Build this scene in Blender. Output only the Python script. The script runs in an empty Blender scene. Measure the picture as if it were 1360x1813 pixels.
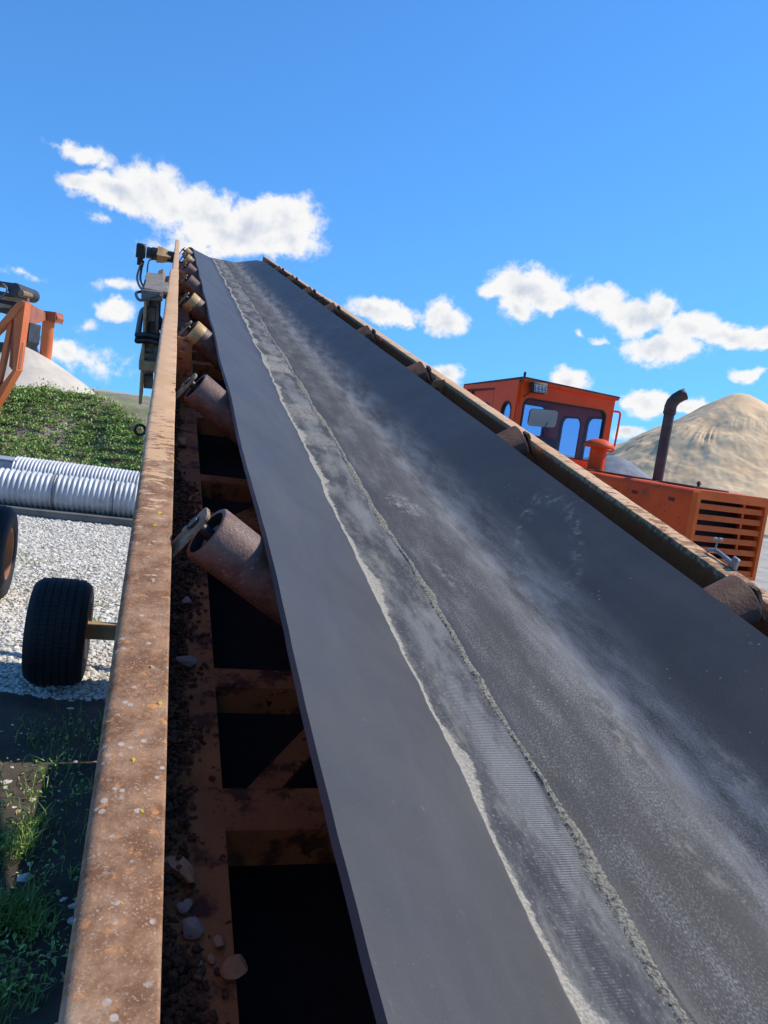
import bpy, bmesh, math, random
import numpy as np
from mathutils import Matrix, Vector, Euler

random.seed(7)
RNG = np.random.default_rng(11)
scene = bpy.context.scene
COL = scene.collection
R_ = math.radians

# ------------------------------------------------------------------ camera
PW, PH, FOC = 1360.0, 1813.0, 1370.0          # photograph size and focal length in its pixels
CAM = Vector((0, 0, 2.2))
_p, _r = R_(6.2), R_(8.0)
FWD = Vector((0, math.cos(_p), -math.sin(_p)))
_U0 = Vector((0, math.sin(_p), math.cos(_p)))
RGT = math.cos(_r) * Vector((1, 0, 0)) + math.sin(_r) * _U0
UPV = -math.sin(_r) * Vector((1, 0, 0)) + math.cos(_r) * _U0
cam_data = bpy.data.cameras.new('camera')
cam = bpy.data.objects.new('camera', cam_data)
COL.objects.link(cam)
cam_data.sensor_fit = 'VERTICAL'
cam_data.sensor_height = 36.0
cam_data.lens = 36.0 * FOC / PH
cam_data.clip_start = 0.02
cam_data.clip_end = 5000
_m = Matrix.Identity(4)
for i in range(3):
    _m[i][0], _m[i][1], _m[i][2], _m[i][3] = RGT[i], UPV[i], -FWD[i], CAM[i]
cam.matrix_world = _m
scene.camera = cam


def ray(x, y):
    return FWD + RGT * ((x - PW / 2) / FOC) - UPV * ((y - PH / 2) / FOC)


def at(x, y, Y):
    d = ray(x, y)
    return CAM + d * (Y / d.y)


def onground(x, y, z=0.0):
    d = ray(x, y)
    return CAM + d * ((z - CAM.z) / d.z)


# ------------------------------------------------------------------ light
SUN_AZ, SUN_EL = R_(70), R_(46)                 # azimuth measured from +Y towards +X
SUN_DIR = Vector((math.sin(SUN_AZ) * math.cos(SUN_EL), math.cos(SUN_AZ) * math.cos(SUN_EL), math.sin(SUN_EL)))
sun_data = bpy.data.lights.new('sun', 'SUN')
sun_data.energy = 5.0
sun_data.angle = R_(0.53)
sun_data.color = (1.0, 0.93, 0.82)
sun = bpy.data.objects.new('sun', sun_data)
COL.objects.link(sun)
sun.rotation_euler = (-SUN_DIR).to_track_quat('-Z', 'Y').to_euler()

scene.view_settings.view_transform = 'Standard'
scene.view_settings.look = 'None'
scene.view_settings.exposure = 0.0
scene.view_settings.gamma = 1.0
scene.view_settings.use_curve_mapping = False
scene.cycles.use_denoising = True
scene.cycles.max_bounces = 5
scene.cycles.diffuse_bounces = 3
scene.cycles.glossy_bounces = 2
scene.cycles.transparent_max_bounces = 12

SKY_STRENGTH = 0.08
world = bpy.data.worlds.new('World')
scene.world = world
world.use_nodes = True
world.cycles.sampling_method = 'MANUAL'
world.cycles.sample_map_resolution = 512


class G:
    """tiny node-graph helper"""
    def __init__(self, tree):
        self.t = tree
        self.n = tree.nodes
        self.l = tree.links

    def new(self, kind, **kw):
        n = self.n.new(kind)
        for k, v in kw.items():
            setattr(n, k, v)
        return n

    def put(self, sock, val):
        if val is None:
            return
        if hasattr(val, 'is_output'):
            self.l.new(val, sock)
        else:
            if sock.type == 'RGBA' and len(val) == 3:
                val = (*val, 1)
            sock.default_value = val

    def math(self, op, a, b=None, c=None, clamp=False):
        n = self.new('ShaderNodeMath', operation=op, use_clamp=clamp)
        self.put(n.inputs[0], a); self.put(n.inputs[1], b); self.put(n.inputs[2], c)
        return n.outputs[0]

    def vmath(self, op, a, b=None):
        n = self.new('ShaderNodeVectorMath', operation=op)
        self.put(n.inputs[0], a); self.put(n.inputs[1], b)
        return n.outputs[0] if op not in ('DOT_PRODUCT', 'LENGTH', 'DISTANCE') else n.outputs[1]

    def step(self, x, lo, hi, a=0.0, b=1.0):
        n = self.new('ShaderNodeMapRange', interpolation_type='SMOOTHSTEP')
        self.put(n.inputs[0], x); self.put(n.inputs[1], lo); self.put(n.inputs[2], hi)
        n.inputs[3].default_value = a; n.inputs[4].default_value = b
        return n.outputs[0]

    def mix(self, f, a, b, blend='MIX'):
        n = self.new('ShaderNodeMix', data_type='RGBA', blend_type=blend)
        self.put(n.inputs[0], f); self.put(n.inputs[6], a); self.put(n.inputs[7], b)
        return n.outputs[2]

    def noise(self, vec, scale, detail=4.0, rough=0.55, dist=0.0, color=False, dim='3D', w=None):
        n = self.new('ShaderNodeTexNoise', noise_dimensions=dim)
        if vec is not None and dim != '1D':
            self.l.new(vec, n.inputs['Vector'])
        if w is not None:
            self.put(n.inputs['W'], w)
        n.inputs['Scale'].default_value = scale
        n.inputs['Detail'].default_value = detail
        n.inputs['Roughness'].default_value = rough
        n.inputs['Distortion'].default_value = dist
        return n.outputs[1 if color else 0]

    def voronoi(self, vec, scale, feature='F1', out=0, rand=1.0):
        n = self.new('ShaderNodeTexVoronoi', feature=feature)
        self.l.new(vec, n.inputs['Vector'])
        n.inputs['Scale'].default_value = scale
        n.inputs['Randomness'].default_value = rand
        return n.outputs[out]

    def mapping(self, vec, loc=(0, 0, 0), rot=(0, 0, 0), scale=(1, 1, 1), kind='POINT'):
        n = self.new('ShaderNodeMapping', vector_type=kind)
        self.l.new(vec, n.inputs[0])
        n.inputs[1].default_value = loc; n.inputs[2].default_value = rot; n.inputs[3].default_value = scale
        return n.outputs[0]


# ---- the sky: Nishita with fair-weather cumulus in their directions
g = G(world.node_tree)
for n in list(g.n):
    g.n.remove(n)
tc = g.new('ShaderNodeTexCoord')
dvec = g.vmath('NORMALIZE', tc.outputs['Generated'])
sky = g.new('ShaderNodeTexSky', sky_type='NISHITA')
sky.sun_disc = False
sky.sun_elevation = SUN_EL
sky.sun_rotation = SUN_AZ
sky.altitude = 300
sky.air_density = 1.0
sky.dust_density = 0.0
sky.ozone_density = 3.0
# very clear air: the blue stays deep almost down to the horizon
g.l.new(g.vmath('NORMALIZE', g.vmath('ADD', g.vmath('MULTIPLY', dvec, (1, 1, .66)), (0, 0, .16))), sky.inputs[0])
skyg = g.vmath('MULTIPLY', sky.outputs[0], (.96, 1.90, 2.68))
warp = g.noise(dvec, 18, 4, 0.6, color=True)
warp = g.vmath('SUBTRACT', warp, (0.5, 0.5, 0.5))
sc_ = g.new('ShaderNodeVectorMath', operation='SCALE'); g.l.new(warp, sc_.inputs[0]); sc_.inputs[3].default_value = 0.040
dw = g.vmath('ADD', dvec, sc_.outputs[0])
CLOUDS = [  # centre in the photograph, half width, half height (pixels), turn (degrees), weight
    (510, 392, 78, 56, 0, 1), (448, 398, 90, 44, 0, 1), (355, 378, 100, 52, 8, 1), (268, 340, 70, 56, 8, 1), (215, 348, 95, 34, 10, 1),
    (150, 325, 55, 18, 12, .75), (152, 270, 66, 20, 4, .7), (192, 292, 20, 30, 30, .5), (400, 415, 130, 40, 5, .95), (500, 425, 90, 40, 0, .95),
    (180, 386, 34, 18, 0, .5), (350, 440, 120, 34, 0, .55),
    (935, 512, 76, 48, 8, 1), (915, 545, 36, 26, 20, .9), (880, 521, 40, 20, 0, .9), (970, 532, 62, 26, 6, 1),
    (1062, 536, 56, 34, 12, 1), (1122, 562, 74, 34, 15, 1), (1165, 552, 42, 42, 0, 1), (1222, 582, 74, 34, 12, 1), (1295, 596, 76, 26, 4, 1), (1352, 600, 46, 20, -8, .9),
    (1178, 620, 86, 32, 4, 1), (678, 551, 70, 28, 8, 1), (718, 568, 26, 12, 20, .7), (785, 563, 50, 34, 15, 1),
    (1142, 714, 56, 34, 5, 1), (1215, 716, 50, 18, 0, .9), (1012, 677, 46, 24, 10, .9), (1325, 662, 40, 14, 4, .75), (1112, 772, 36, 14, 0, .8),
    (790, 660, 44, 24, 10, .85), (1065, 607, 32, 10, 0, .55), (1018, 597, 16, 10, 30, .5),
    (210, 548, 42, 24, 0, .9), (205, 505, 62, 18, -4, .55), (118, 625, 40, 26, 0, .8), (160, 640, 120, 40, 6, .5), (40, 488, 40, 14, 0, .4), (155, 578, 30, 18, 0, .45),
]
acc = None
cam_eul = Matrix((RGT, UPV, -FWD)).transposed()
for (x, y, hw, hh, rot, wt) in CLOUDS:
    d = ray(x, y).normalized()
    k = 1.0 / (FOC * ray(x, y).length)
    zc = -d
    xc = UPV.cross(zc).normalized()
    yc = zc.cross(xc)
    M3 = Matrix((xc, yc, zc)).transposed() @ Matrix.Rotation(R_(-rot), 3, 'Z')
    mp = g.mapping(dw, tuple(d), tuple(M3.to_euler()), (hw * k * 1.24, hh * k * 1.24, 0.5), 'TEXTURE')
    gr = g.new('ShaderNodeTexGradient', gradient_type='SPHERICAL')
    g.l.new(mp, gr.inputs[0])
    val = g.math('MULTIPLY', gr.outputs[1], wt)
    if acc is None:
        acc = val
    else:
        acc = g.math('MAXIMUM', acc, val)
# the same fair-weather clouds go on round the rest of the horizon
sep = g.new('ShaderNodeSeparateXYZ'); g.l.new(dvec, sep.inputs[0])
band = g.math('MULTIPLY', g.step(sep.outputs[2], 0.0, 0.06), g.step(sep.outputs[2], 0.22, 0.42, 1, 0))
away = g.step(g.vmath('DOT_PRODUCT', dvec, tuple(FWD)), 0.55, 0.75, 1, 0)
st = g.mapping(dw, scale=(1, 1, 2.6))
puffs = g.step(g.noise(st, 4.5, 3, 0.5), 0.56, 0.78)
gen = g.math('MULTIPLY', g.math('MULTIPLY', band, away), puffs)
acc = g.math('MAXIMUM', acc, gen)
fb = g.noise(dvec, 44, 9, 0.66)
dens = g.math('ADD', acc, g.math('MULTIPLY', g.math('SUBTRACT', fb, 0.5), 1.05))
alpha = g.math('MULTIPLY', g.step(dens, 0.15, 0.50), g.step(acc, 0.04, 0.22))
alpha = g.math('MULTIPLY', alpha, g.step(acc, 0.10, 0.50, 0.55, 1.0))
# lit from the upper right: compare the billows with themselves a little towards the sun
fb2 = g.noise(g.vmath('ADD', dvec, (0.010, 0.0, 0.012)), 24, 5, 0.55)
fb3 = g.noise(dvec, 24, 5, 0.55)
relief = g.math('SUBTRACT', fb2, fb3)
grey = g.math('ADD', g.math('MULTIPLY', g.step(acc, 0.40, 1.0), 0.45), g.math('MULTIPLY', relief, 1.7))
ccol = g.mix(g.step(grey, 0.0, 0.9), (1.0, 1.0, 1.0), (0.60, 0.67, 0.80))
cs = g.new('ShaderNodeVectorMath', operation='SCALE'); g.l.new(ccol, cs.inputs[0]); cs.inputs[3].default_value = 0.95 / SKY_STRENGTH
skyc = g.mix(alpha, skyg, cs.outputs[0])
bg = g.new('ShaderNodeBackground')
g.l.new(skyc, bg.inputs[0])
bg.inputs[1].default_value = SKY_STRENGTH
wo = g.new('ShaderNodeOutputWorld')
g.l.new(bg.outputs[0], wo.inputs[0])

# ------------------------------------------------------------------ materials
MATS = {}


def pmat(name, c1, c2, scale=6.0, rough=0.6, metal=0.0, detail=6, c3=None, s3=20.0, t3=(0.6, 0.7), c4=None, s4=40.0, t4=(0.62, 0.66),
         bump=0.0, bscale=60.0, stretch=(1, 1, 1), spec=0.5, lo=0.35, hi=0.65, coords='pos', rvar=0.0):
    m = bpy.data.materials.new(name)
    m.use_nodes = True
    q = G(m.node_tree)
    bs = q.n['Principled BSDF']
    if coords == 'pos':
        vec = q.new('ShaderNodeNewGeometry').outputs['Position']
    else:
        vec = q.new('ShaderNodeTexCoord').outputs['Object']
    v = q.mapping(vec, scale=stretch)
    n1 = q.noise(v, scale, detail, 0.6)
    col = q.mix(q.step(n1, lo, hi), c1, c2)
    if c3 is not None:
        col = q.mix(q.step(q.noise(v, s3, 6, 0.65), *t3), col, c3)
    if c4 is not None:
        col = q.mix(q.step(q.noise(v, s4, 4, 0.6), *t4), col, c4)
    q.put(bs.inputs['Base Color'], col)
    if rvar:
        q.put(bs.inputs['Roughness'], q.step(n1, 0.3, 0.7, rough - rvar, rough + rvar))
    else:
        bs.inputs['Roughness'].default_value = rough
    bs.inputs['Metallic'].default_value = metal
    bs.inputs['Specular IOR Level'].default_value = spec
    if bump:
        b = q.new('ShaderNodeBump')
        b.inputs['Strength'].default_value = bump
        b.inputs['Distance'].default_value = 0.01
        q.put(b.inputs['Height'], q.noise(v, bscale, 5, 0.6))
        q.put(bs.inputs['Normal'], b.outputs[0])
    MATS[name] = m
    return m


pmat('gravel_ground', (.30, .27, .215), (.42, .385, .315), 1.2, .95, bump=.6, bscale=30, c3=(.20, .17, .12), s3=.55, t3=(.60, .72))
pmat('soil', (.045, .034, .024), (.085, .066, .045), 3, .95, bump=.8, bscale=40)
pmat('gravel_stone', (.44, .40, .33), (.80, .76, .67), 16, .9, lo=.3, hi=.7)
pmat('sand', (.74, .495, .265), (.81, .57, .32), .8, .95, bump=.35, bscale=16, c3=(.50, .36, .215), s3=1.6, t3=(.56, .75))
pmat('pale_sand', (.50, .43, .34), (.60, .53, .43), 1.5, .95, bump=.5, bscale=14)
pmat('grey_grit', (.16, .17, .19), (.23, .24, .26), 3, .95, bump=.3, bscale=20)
pmat('bank_soil', (.19, .15, .11), (.29, .235, .18), 2.2, .95, bump=.8, bscale=12, c3=(.17, .21, .065), s3=2.4, t3=(.44, .60))
pmat('weed_leaf', (.22, .38, .065), (.38, .55, .14), 2.5, .55, c3=(.26, .27, .085), s3=1.2, t3=(.56, .72))
pmat('dry_leaf', (.30, .25, .11), (.36, .30, .15), 4, .7)
pmat('grass_blade', (.10, .20, .03), (.22, .34, .07), 6, .5)
pmat('roller_rust', (.125, .062, .040), (.205, .115, .080), 26, .55, c3=(.40, .30, .26), s3=120, t3=(.58, .72), bump=.25, bscale=140, rvar=.1)
pmat('roller_dark', (.075, .036, .022), (.12, .062, .042), 26, .7, spec=.2, c3=(.16, .095, .065), s3=120, t3=(.60, .74), bump=.25, bscale=140)  # darker copy of the roller colour: shade on the right-hand rollers painted in
pmat('belt_under', (.010, .009, .008), (.020, .017, .014), 30, .95, bump=.5, bscale=120)
pmat('roller_yellow', (.56, .36, .13), (.46, .26, .09), 18, .5, c3=(.16, .08, .05), s3=40, t3=(.60, .66))
pmat('dark_steel', (.012, .010, .010), (.03, .022, .02), 20, .5, bump=.1, bscale=90)
pmat('bracket_rust', (.20, .115, .06), (.33, .22, .13), 30, .75, c3=(.09, .045, .03), s3=50, t3=(.55, .66), bump=.6, bscale=120)
pmat('frame_paint', (.44, .20, .07), (.33, .14, .052), 6, .6, c3=(.10, .045, .025), s3=11, t3=(.50, .62), c4=(.055, .03, .02), s4=45, t4=(.60, .68), bump=.35, bscale=80, spec=.2)
pmat('frame_yellow', (.50, .30, .12), (.40, .22, .09), 6, .6, c3=(.14, .07, .035), s3=14, t3=(.60, .68), bump=.1, bscale=80)
pmat('tyre_rubber', (.007, .007, .0075), (.014, .0135, .013), 12, .75, bump=.1, bscale=60)
pmat('rim_orange', (.40, .17, .06), (.30, .12, .05), 8, .55, c3=(.14, .07, .04), s3=24, t3=(.6, .7))
pmat('galvanised', (.44, .45, .45), (.58, .59, .59), 3, .55, metal=.12, c3=(.42, .42, .40), s3=9, t3=(.58, .75), c4=(.30, .275, .235), s4=3.2, t4=(.60, .74))
pmat('skid_steel', (.11, .115, .11), (.16, .165, .16), 4, .6)
pmat('grey_box', (.30, .34, .38), (.36, .40, .44), 3, .5)
pmat('wood', (.42, .31, .16), (.54, .42, .24), 5, .85, stretch=(9, 9, 9), c3=(.20, .14, .08), s3=4, t3=(.55, .7), bump=.3, bscale=40)
pmat('wood_grey', (.16, .14, .115), (.24, .21, .17), 12, .85, c3=(.10, .085, .07), s3=30, t3=(.55, .7), bump=.3, bscale=60)
pmat('black_rubber', (.008, .008, .009), (.014, .014, .015), 20, .45)
pmat('plant_orange', (.72, .20, .07), (.64, .165, .055), 2.5, .5, c3=(.34, .13, .07), s3=7, t3=(.62, .72), spec=.2)
pmat('plant_rust', (.42, .12, .05), (.28, .085, .04), 4, .7, c3=(.48, .22, .12), s3=8, t3=(.6, .7))
pmat('plant_beam', (.44, .30, .20), (.34, .22, .14), 4, .7)
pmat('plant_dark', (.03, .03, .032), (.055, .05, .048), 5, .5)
pmat('tower_steel', (.10, .13, .18), (.14, .17, .22), 2, .6)
pmat('loader_orange', (.86, .098, .012), (.78, .080, .010), 2.0, .42, c3=(.33, .065, .02), s3=6, t3=(.60, .78), c4=(.13, .04, .02), s4=34, t4=(.70, .74), spec=.2)
pmat('loader_faded', (.76, .098, .014), (.62, .072, .010), 2.5, .55, c3=(.30, .08, .035), s3=5, t3=(.55, .72), c4=(.10, .04, .025), s4=18, t4=(.66, .72), spec=.2)
pmat('slat_orange', (.76, .145, .026), (.64, .11, .02), 3, .6, c3=(.24, .07, .03), s3=12, t3=(.62, .75), spec=.2)
pmat('roof_rust', (.05, .028, .02), (.16, .055, .025), 5, .8, bump=.4, bscale=50)
pmat('exhaust', (.045, .028, .024), (.085, .05, .04), 9, .6, c3=(.13, .075, .05), s3=22, t3=(.62, .72), bump=.1, bscale=80)
pmat('seal', (.008, .008, .008), (.012, .012, .012), 10, .6)
pmat('seat_dark', (.02, .022, .028), (.03, .032, .038), 10, .7)
pmat('cab_inside', (.30, .06, .02), (.22, .05, .02), 3, .6)
pmat('clamp_steel', (.30, .30, .29), (.40, .40, .39), 20, .45, metal=.7, c3=(.2, .15, .11), s3=60, t3=(.6, .7))
m_ = pmat('mirror', (.52, .50, .47), (.56, .53, .50), 2, .04, metal=1.0)
pmat('stone_warm', (.46, .25, .12), (.56, .34, .19), 22, .9, bump=.4, bscale=70)
pmat('stone_pale', (.34, .29, .24), (.44, .38, .32), 22, .9, bump=.4, bscale=70)
pmat('dirt', (.075, .040, .022), (.20, .11, .06), 45, .95, bump=.8, bscale=160, c3=(.28, .2, .14), s3=90, t3=(.6, .7))
pmat('lichen_yellow', (.62, .42, .03), (.52, .33, .03), 160, .9)
pmat('lichen_grey', (.36, .32, .25), (.27, .24, .18), 200, .9)
pmat('lamp_glass', (.42, .44, .46), (.55, .56, .58), 40, .15)
pmat('fray', (.33, .30, .23), (.10, .09, .07), 150, .95, lo=.42, hi=.68, bump=.8, bscale=300)


def glass_mat(name, tint, haze):
    m = bpy.data.materials.new(name)
    m.use_nodes = True
    q = G(m.node_tree)
    q.n.remove(q.n['Principled BSDF'])
    out = q.n['Material Output']
    tr = q.new('ShaderNodeBsdfTransparent'); tr.inputs[0].default_value = (*tint, 1)
    gl = q.new('ShaderNodeBsdfGlossy'); gl.inputs['Roughness'].default_value = 0.02
    df = q.new('ShaderNodeBsdfDiffuse'); df.inputs[0].default_value = (.30, .33, .38, 1)  # blue-grey veil: the sky's reflection painted in as diffuse colour
    fr = q.new('ShaderNodeLayerWeight'); fr.inputs[0].default_value = .12
    m1 = q.new('ShaderNodeMixShader'); q.l.new(fr.outputs[0], m1.inputs[0]); q.l.new(tr.outputs[0], m1.inputs[1]); q.l.new(gl.outputs[0], m1.inputs[2])
    m2 = q.new('ShaderNodeMixShader'); m2.inputs[0].default_value = haze
    q.l.new(m1.outputs[0], m2.inputs[1]); q.l.new(df.outputs[0], m2.inputs[2])
    q.l.new(m2.outputs[0], out.inputs[0])
    MATS[name] = m


glass_mat('cab_glass', (.80, .87, .95), 0.09)


def rail_material(name, LOW):
    m = bpy.data.materials.new(name)
    m.use_nodes = True
    q = G(m.node_tree)
    bs = q.n['Principled BSDF']
    obj = q.new('ShaderNodeTexCoord').outputs['Object']       # x across, y along, z up (metres)
    sp = q.new('ShaderNodeSeparateXYZ'); q.l.new(obj, sp.inputs[0])
    paint = q.mix(q.step(q.noise(obj, 3, 4), .35, .65), (.66, .405, .215), (.60, .355, .17))
    rust = q.mix(q.step(q.noise(obj, 30, 6, .65), .35, .65), (.185, .086, .042), (.34, .19, .105))
    rust = q.mix(q.step(q.noise(obj, 75, 4, .6), .57, .70), rust, (.56, .24, .085))
    rust = q.mix(q.step(q.noise(obj, 11, 4, .6), .56, .72), rust, (.40, .255, .155))
    chips = q.noise(q.mapping(obj, scale=(22, 60, 40)), 1.0, 6, .62)
    along = sp.outputs[1]
    # rust has eaten the paint at the low end of the conveyor; chips further up
    bias = q.math('ADD', q.step(along, .9, 2.3, LOW, 0.0), q.step(along, 1.6, 3.6, .03, -.06))
    bias = q.math('ADD', bias, q.step(sp.outputs[2], -.615, -.600, .30, 0.0))     # the sides are rustier than the top
    edge = q.math('MULTIPLY', q.step(q.math('ABSOLUTE', q.math('SUBTRACT', sp.outputs[0], .006)), .018, .036), .06)
    msk = q.step(q.math('ADD', q.math('ADD', chips, bias), edge), .60, .66)
    col = q.mix(msk, paint, rust)
    grain = q.noise(obj, 320, 4, .7)
    col = q.mix(q.math('MULTIPLY', q.step(grain, .54, .66), q.math('MULTIPLY_ADD', msk, .45, .05)), col, (.52, .39, .29))
    col = q.mix(q.math('MULTIPLY', q.step(q.noise(obj, 150, 5, .7), .56, .70), q.math('MULTIPLY_ADD', msk, .5, .05)), col, (.12, .062, .042))
    # pale lichen freckles at the low end
    vor = q.voronoi(q.mapping(obj, scale=(1, 1, 1)), 70)
    fre = q.math('MULTIPLY', q.step(vor, .20, .30, 1, 0), q.step(q.noise(obj, 24, 3), .50, .62))
    fre = q.math('MULTIPLY', fre, q.step(along, 1.2, 2.6, .85, .05))
    col = q.mix(fre, col, (.47, .41, .35))
    vor2 = q.voronoi(obj, 210)
    fre2 = q.math('MULTIPLY', q.step(vor2, .18, .30, 1, 0), q.step(q.noise(obj, 40, 3), .54, .64))
    fre2 = q.math('MULTIPLY', fre2, q.step(along, 1.2, 2.4, .6, .05))
    col = q.mix(fre2, col, (.52, .42, .34))
    q.put(bs.inputs['Base Color'], col)
    side = q.step(sp.outputs[2], -.615, -.600, 1.0, 0.0)
    col = q.mix(q.math('MULTIPLY', side, .8), col, (.33, .085, .022))          # scaly dark rust on the flanks
    q.put(bs.inputs['Base Color'], col)
    bs.inputs['Specular IOR Level'].default_value = .18
    q.put(bs.inputs['Roughness'], q.step(msk, 0, 1, .55, .9))
    b = q.new('ShaderNodeBump'); b.inputs['Strength'].default_value = .5; b.inputs['Distance'].default_value = .002
    q.put(b.inputs['Height'], q.math('ADD', q.math('MULTIPLY', msk, -.5), q.noise(obj, 110, 5, .65)))
    q.put(bs.inputs['Normal'], b.outputs[0])
    MATS[name] = m


rail_material('rail_paint', .33)
rail_material('rail_paint_far', .10)


def belt_material():
    m = bpy.data.materials.new('belt_rubber')
    m.use_nodes = True
    q = G(m.node_tree)
    bs = q.n['Principled BSDF']
    uv = q.new('ShaderNodeUVMap').outputs[0]
    sp = q.new('ShaderNodeSeparateXYZ'); q.l.new(uv, sp.inputs[0])
    t, s = sp.outputs[0], sp.outputs[1]                        # metres across from the middle, metres along
    cl = q.math('MINIMUM', s, 7.0)
    w1 = q.math('MULTIPLY', q.math('SUBTRACT', q.noise(None, 1.7, 5, .6, dim='1D', w=s), .5), .055)
    w2 = q.math('MULTIPLY', q.math('SUBTRACT', q.noise(None, 2.3, 5, .6, dim='1D', w=q.math('ADD', s, 31.0)), .5), .035)
    t1 = q.math('ADD', q.math('MULTIPLY_ADD', cl, .0085, -.217), w1)
    t2 = q.math('ADD', q.math('MULTIPLY_ADD', cl, .0085, -.078), w2)
    fine = q.noise(uv, 70, 6, .7)
    d1 = q.math('SUBTRACT', t, t1)
    d2 = q.math('SUBTRACT', t, t2)
    # rubber: clean wing on the left, dusty middle, clean wing on the right
    base = q.mix(q.step(q.noise(uv, 3.2, 5, .6), .3, .7), (.043, .0405, .0385), (.055, .052, .050))
    base = q.mix(q.math('MULTIPLY', q.step(q.noise(uv, 240, 3, .6), .62, .72), .35), base, (.16, .16, .165))
    # dust on the carrying part
    mid = q.math('MULTIPLY', q.step(d2, 0.0, .03), q.step(t, .20, .345, 1, 0))
    blot = q.noise(q.mapping(uv, scale=(3.0, .7, 1)), 3.8, 8, .70)
    spk = q.noise(q.mapping(uv, scale=(1.6, .8, 1)), 250, 4, .65)
    dm = q.math('MULTIPLY', mid, q.step(q.math('ADD', q.math('MULTIPLY', blot, .55), q.math('MULTIPLY', spk, .75)), .60, .90))
    col = q.mix(q.math('MULTIPLY', dm, .80), base, (.30, .29, .27))
    bandm = q.math('MULTIPLY', q.step(t, .07, .20), q.step(t, .22, .34, 1, 0))  # dusty band that also carries a painted sheen along the right fold
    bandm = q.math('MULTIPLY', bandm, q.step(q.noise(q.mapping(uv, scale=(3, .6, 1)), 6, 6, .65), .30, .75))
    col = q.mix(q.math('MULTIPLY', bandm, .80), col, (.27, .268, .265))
    # scuffed crescent by the near right wing
    cres_v = q.mapping(uv, loc=(.34, 1.72, 0), rot=(0, 0, R_(-24)), scale=(.10, .34, 1), kind='TEXTURE')
    cd = q.vmath('LENGTH', cres_v)
    cres = q.math('MULTIPLY', q.step(q.math('ABSOLUTE', q.math('SUBTRACT', cd, .78)), .02, .24, 1, 0), q.step(q.noise(uv, 34, 6, .7), .48, .66))
    col = q.mix(q.math('MULTIPLY', cres, .5), col, (.26, .255, .245))
    # pale crumbs
    cr = q.math('MULTIPLY', q.step(q.voronoi(uv, 46), .085, .12, 1, 0), q.step(q.noise(uv, 7, 4), .52, .6))
    cr = q.math('MULTIPLY', cr, q.step(d2, .0, .05))
    col = q.mix(q.math('MULTIPLY', cr, .45), col, (.36, .345, .32))
    # faint scuffs and dried splashes on the clean wings
    sc1 = q.noise(q.mapping(uv, rot=(0, 0, .5), scale=(14, 1.2, 1)), 6, 5, .7)
    sc2 = q.noise(q.mapping(uv, rot=(0, 0, -.35), scale=(20, 1.0, 1)), 5, 5, .7)
    scf = q.math('MULTIPLY', q.math('MAXIMUM', q.step(sc1, .66, .74), q.step(sc2, .68, .76)), q.step(q.noise(uv, 2.1, 4, .6), .42, .66))
    col = q.mix(q.math('MULTIPLY', scf, .28), col, (.19, .185, .18))
    spl = q.math('MULTIPLY', q.step(q.voronoi(q.mapping(uv, scale=(1.4, .8, 1)), 19), .05, .12, 1, 0), q.step(q.noise(uv, 4.3, 4), .54, .62))
    col = q.mix(q.math('MULTIPLY', spl, .30), col, (.22, .215, .205))
    col = q.mix(q.math('MULTIPLY', q.step(q.noise(q.mapping(uv, scale=(2.5, .5, 1)), 2.0, 6, .7), .45, .75), q.math('MULTIPLY_ADD', mid, -.22, .26)), col, (.105, .10, .095))
    # a pale smear of dried fines beside the lip, and scattered grit streaks down the middle
    for (u0, v0, ru, rv, rz, kk) in ((.045, 2.13, .075, .13, .25, .75), (.02, 1.62, .03, .16, .1, .4), (.16, 1.05, .05, .22, -.2, .45), (.26, .80, .04, .20, -.15, .4), (.10, .72, .03, .14, .2, .35)):
        sv = q.vmath('LENGTH', q.mapping(uv, loc=(u0, v0, 0), rot=(0, 0, rz), scale=(ru, rv, 1), kind='TEXTURE'))
        smk = q.math('MULTIPLY', q.step(sv, .25, 1.0, 1, 0), q.step(q.noise(q.mapping(uv, scale=(1, .5, 1)), 55, 7, .72), .46, .62))
        col = q.mix(q.math('MULTIPLY', smk, kk), col, (.30, .28, .235))
    # worn lane with the carcass fabric showing
    lane = q.math('MULTIPLY', q.step(d1, -.002, .004), q.step(d2, -.004, .002, 1, 0))
    ribs = q.math('SINE', q.math('MULTIPLY', s, 2 * math.pi / .0042))
    ribm = q.math('MULTIPLY', q.step(q.noise(q.mapping(uv, scale=(3, .8, 1)), 3.5, 5, .6), .44, .60), q.step(d1, .035, .07))
    lanec = q.mix(q.step(q.noise(q.mapping(uv, scale=(2.6, .8, 1)), 5, 7, .72), .42, .66), (.048, .049, .053), (.18, .172, .15))
    ribc = q.mix(q.step(ribs, -.7, .8), (.085, .085, .088), (.30, .295, .28))
    lanec = q.mix(q.math('MULTIPLY', ribm, .8), lanec, ribc)
    lanec = q.mix(q.math('MULTIPLY', q.step(q.noise(uv, 160, 4, .6), .56, .70), .5), lanec, (.30, .29, .26))
    col = q.mix(lane, col, lanec)
    # the sandy seam along the lane's left edge, wide and narrow by turns
    wid = q.math('MULTIPLY_ADD', q.step(q.noise(None, 2.6, 4, .6, dim='1D', w=q.math('ADD', s, 9.0)), .40, .78), .032, .007)
    wid = q.math('ADD', wid, q.math('MULTIPLY', q.math('SUBTRACT', fine, .5), .03))
    seam = q.math('MULTIPLY', q.step(d1, -.003, .001), q.math('SUBTRACT', 1.0, q.step(q.math('SUBTRACT', d1, wid), -.003, .004)))
    sandc = q.mix(q.step(q.noise(uv, 190, 4, .7), .36, .64), (.22, .195, .15), (.40, .365, .30))
    col = q.mix(q.math('MULTIPLY', seam, .92), col, sandc)
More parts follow.
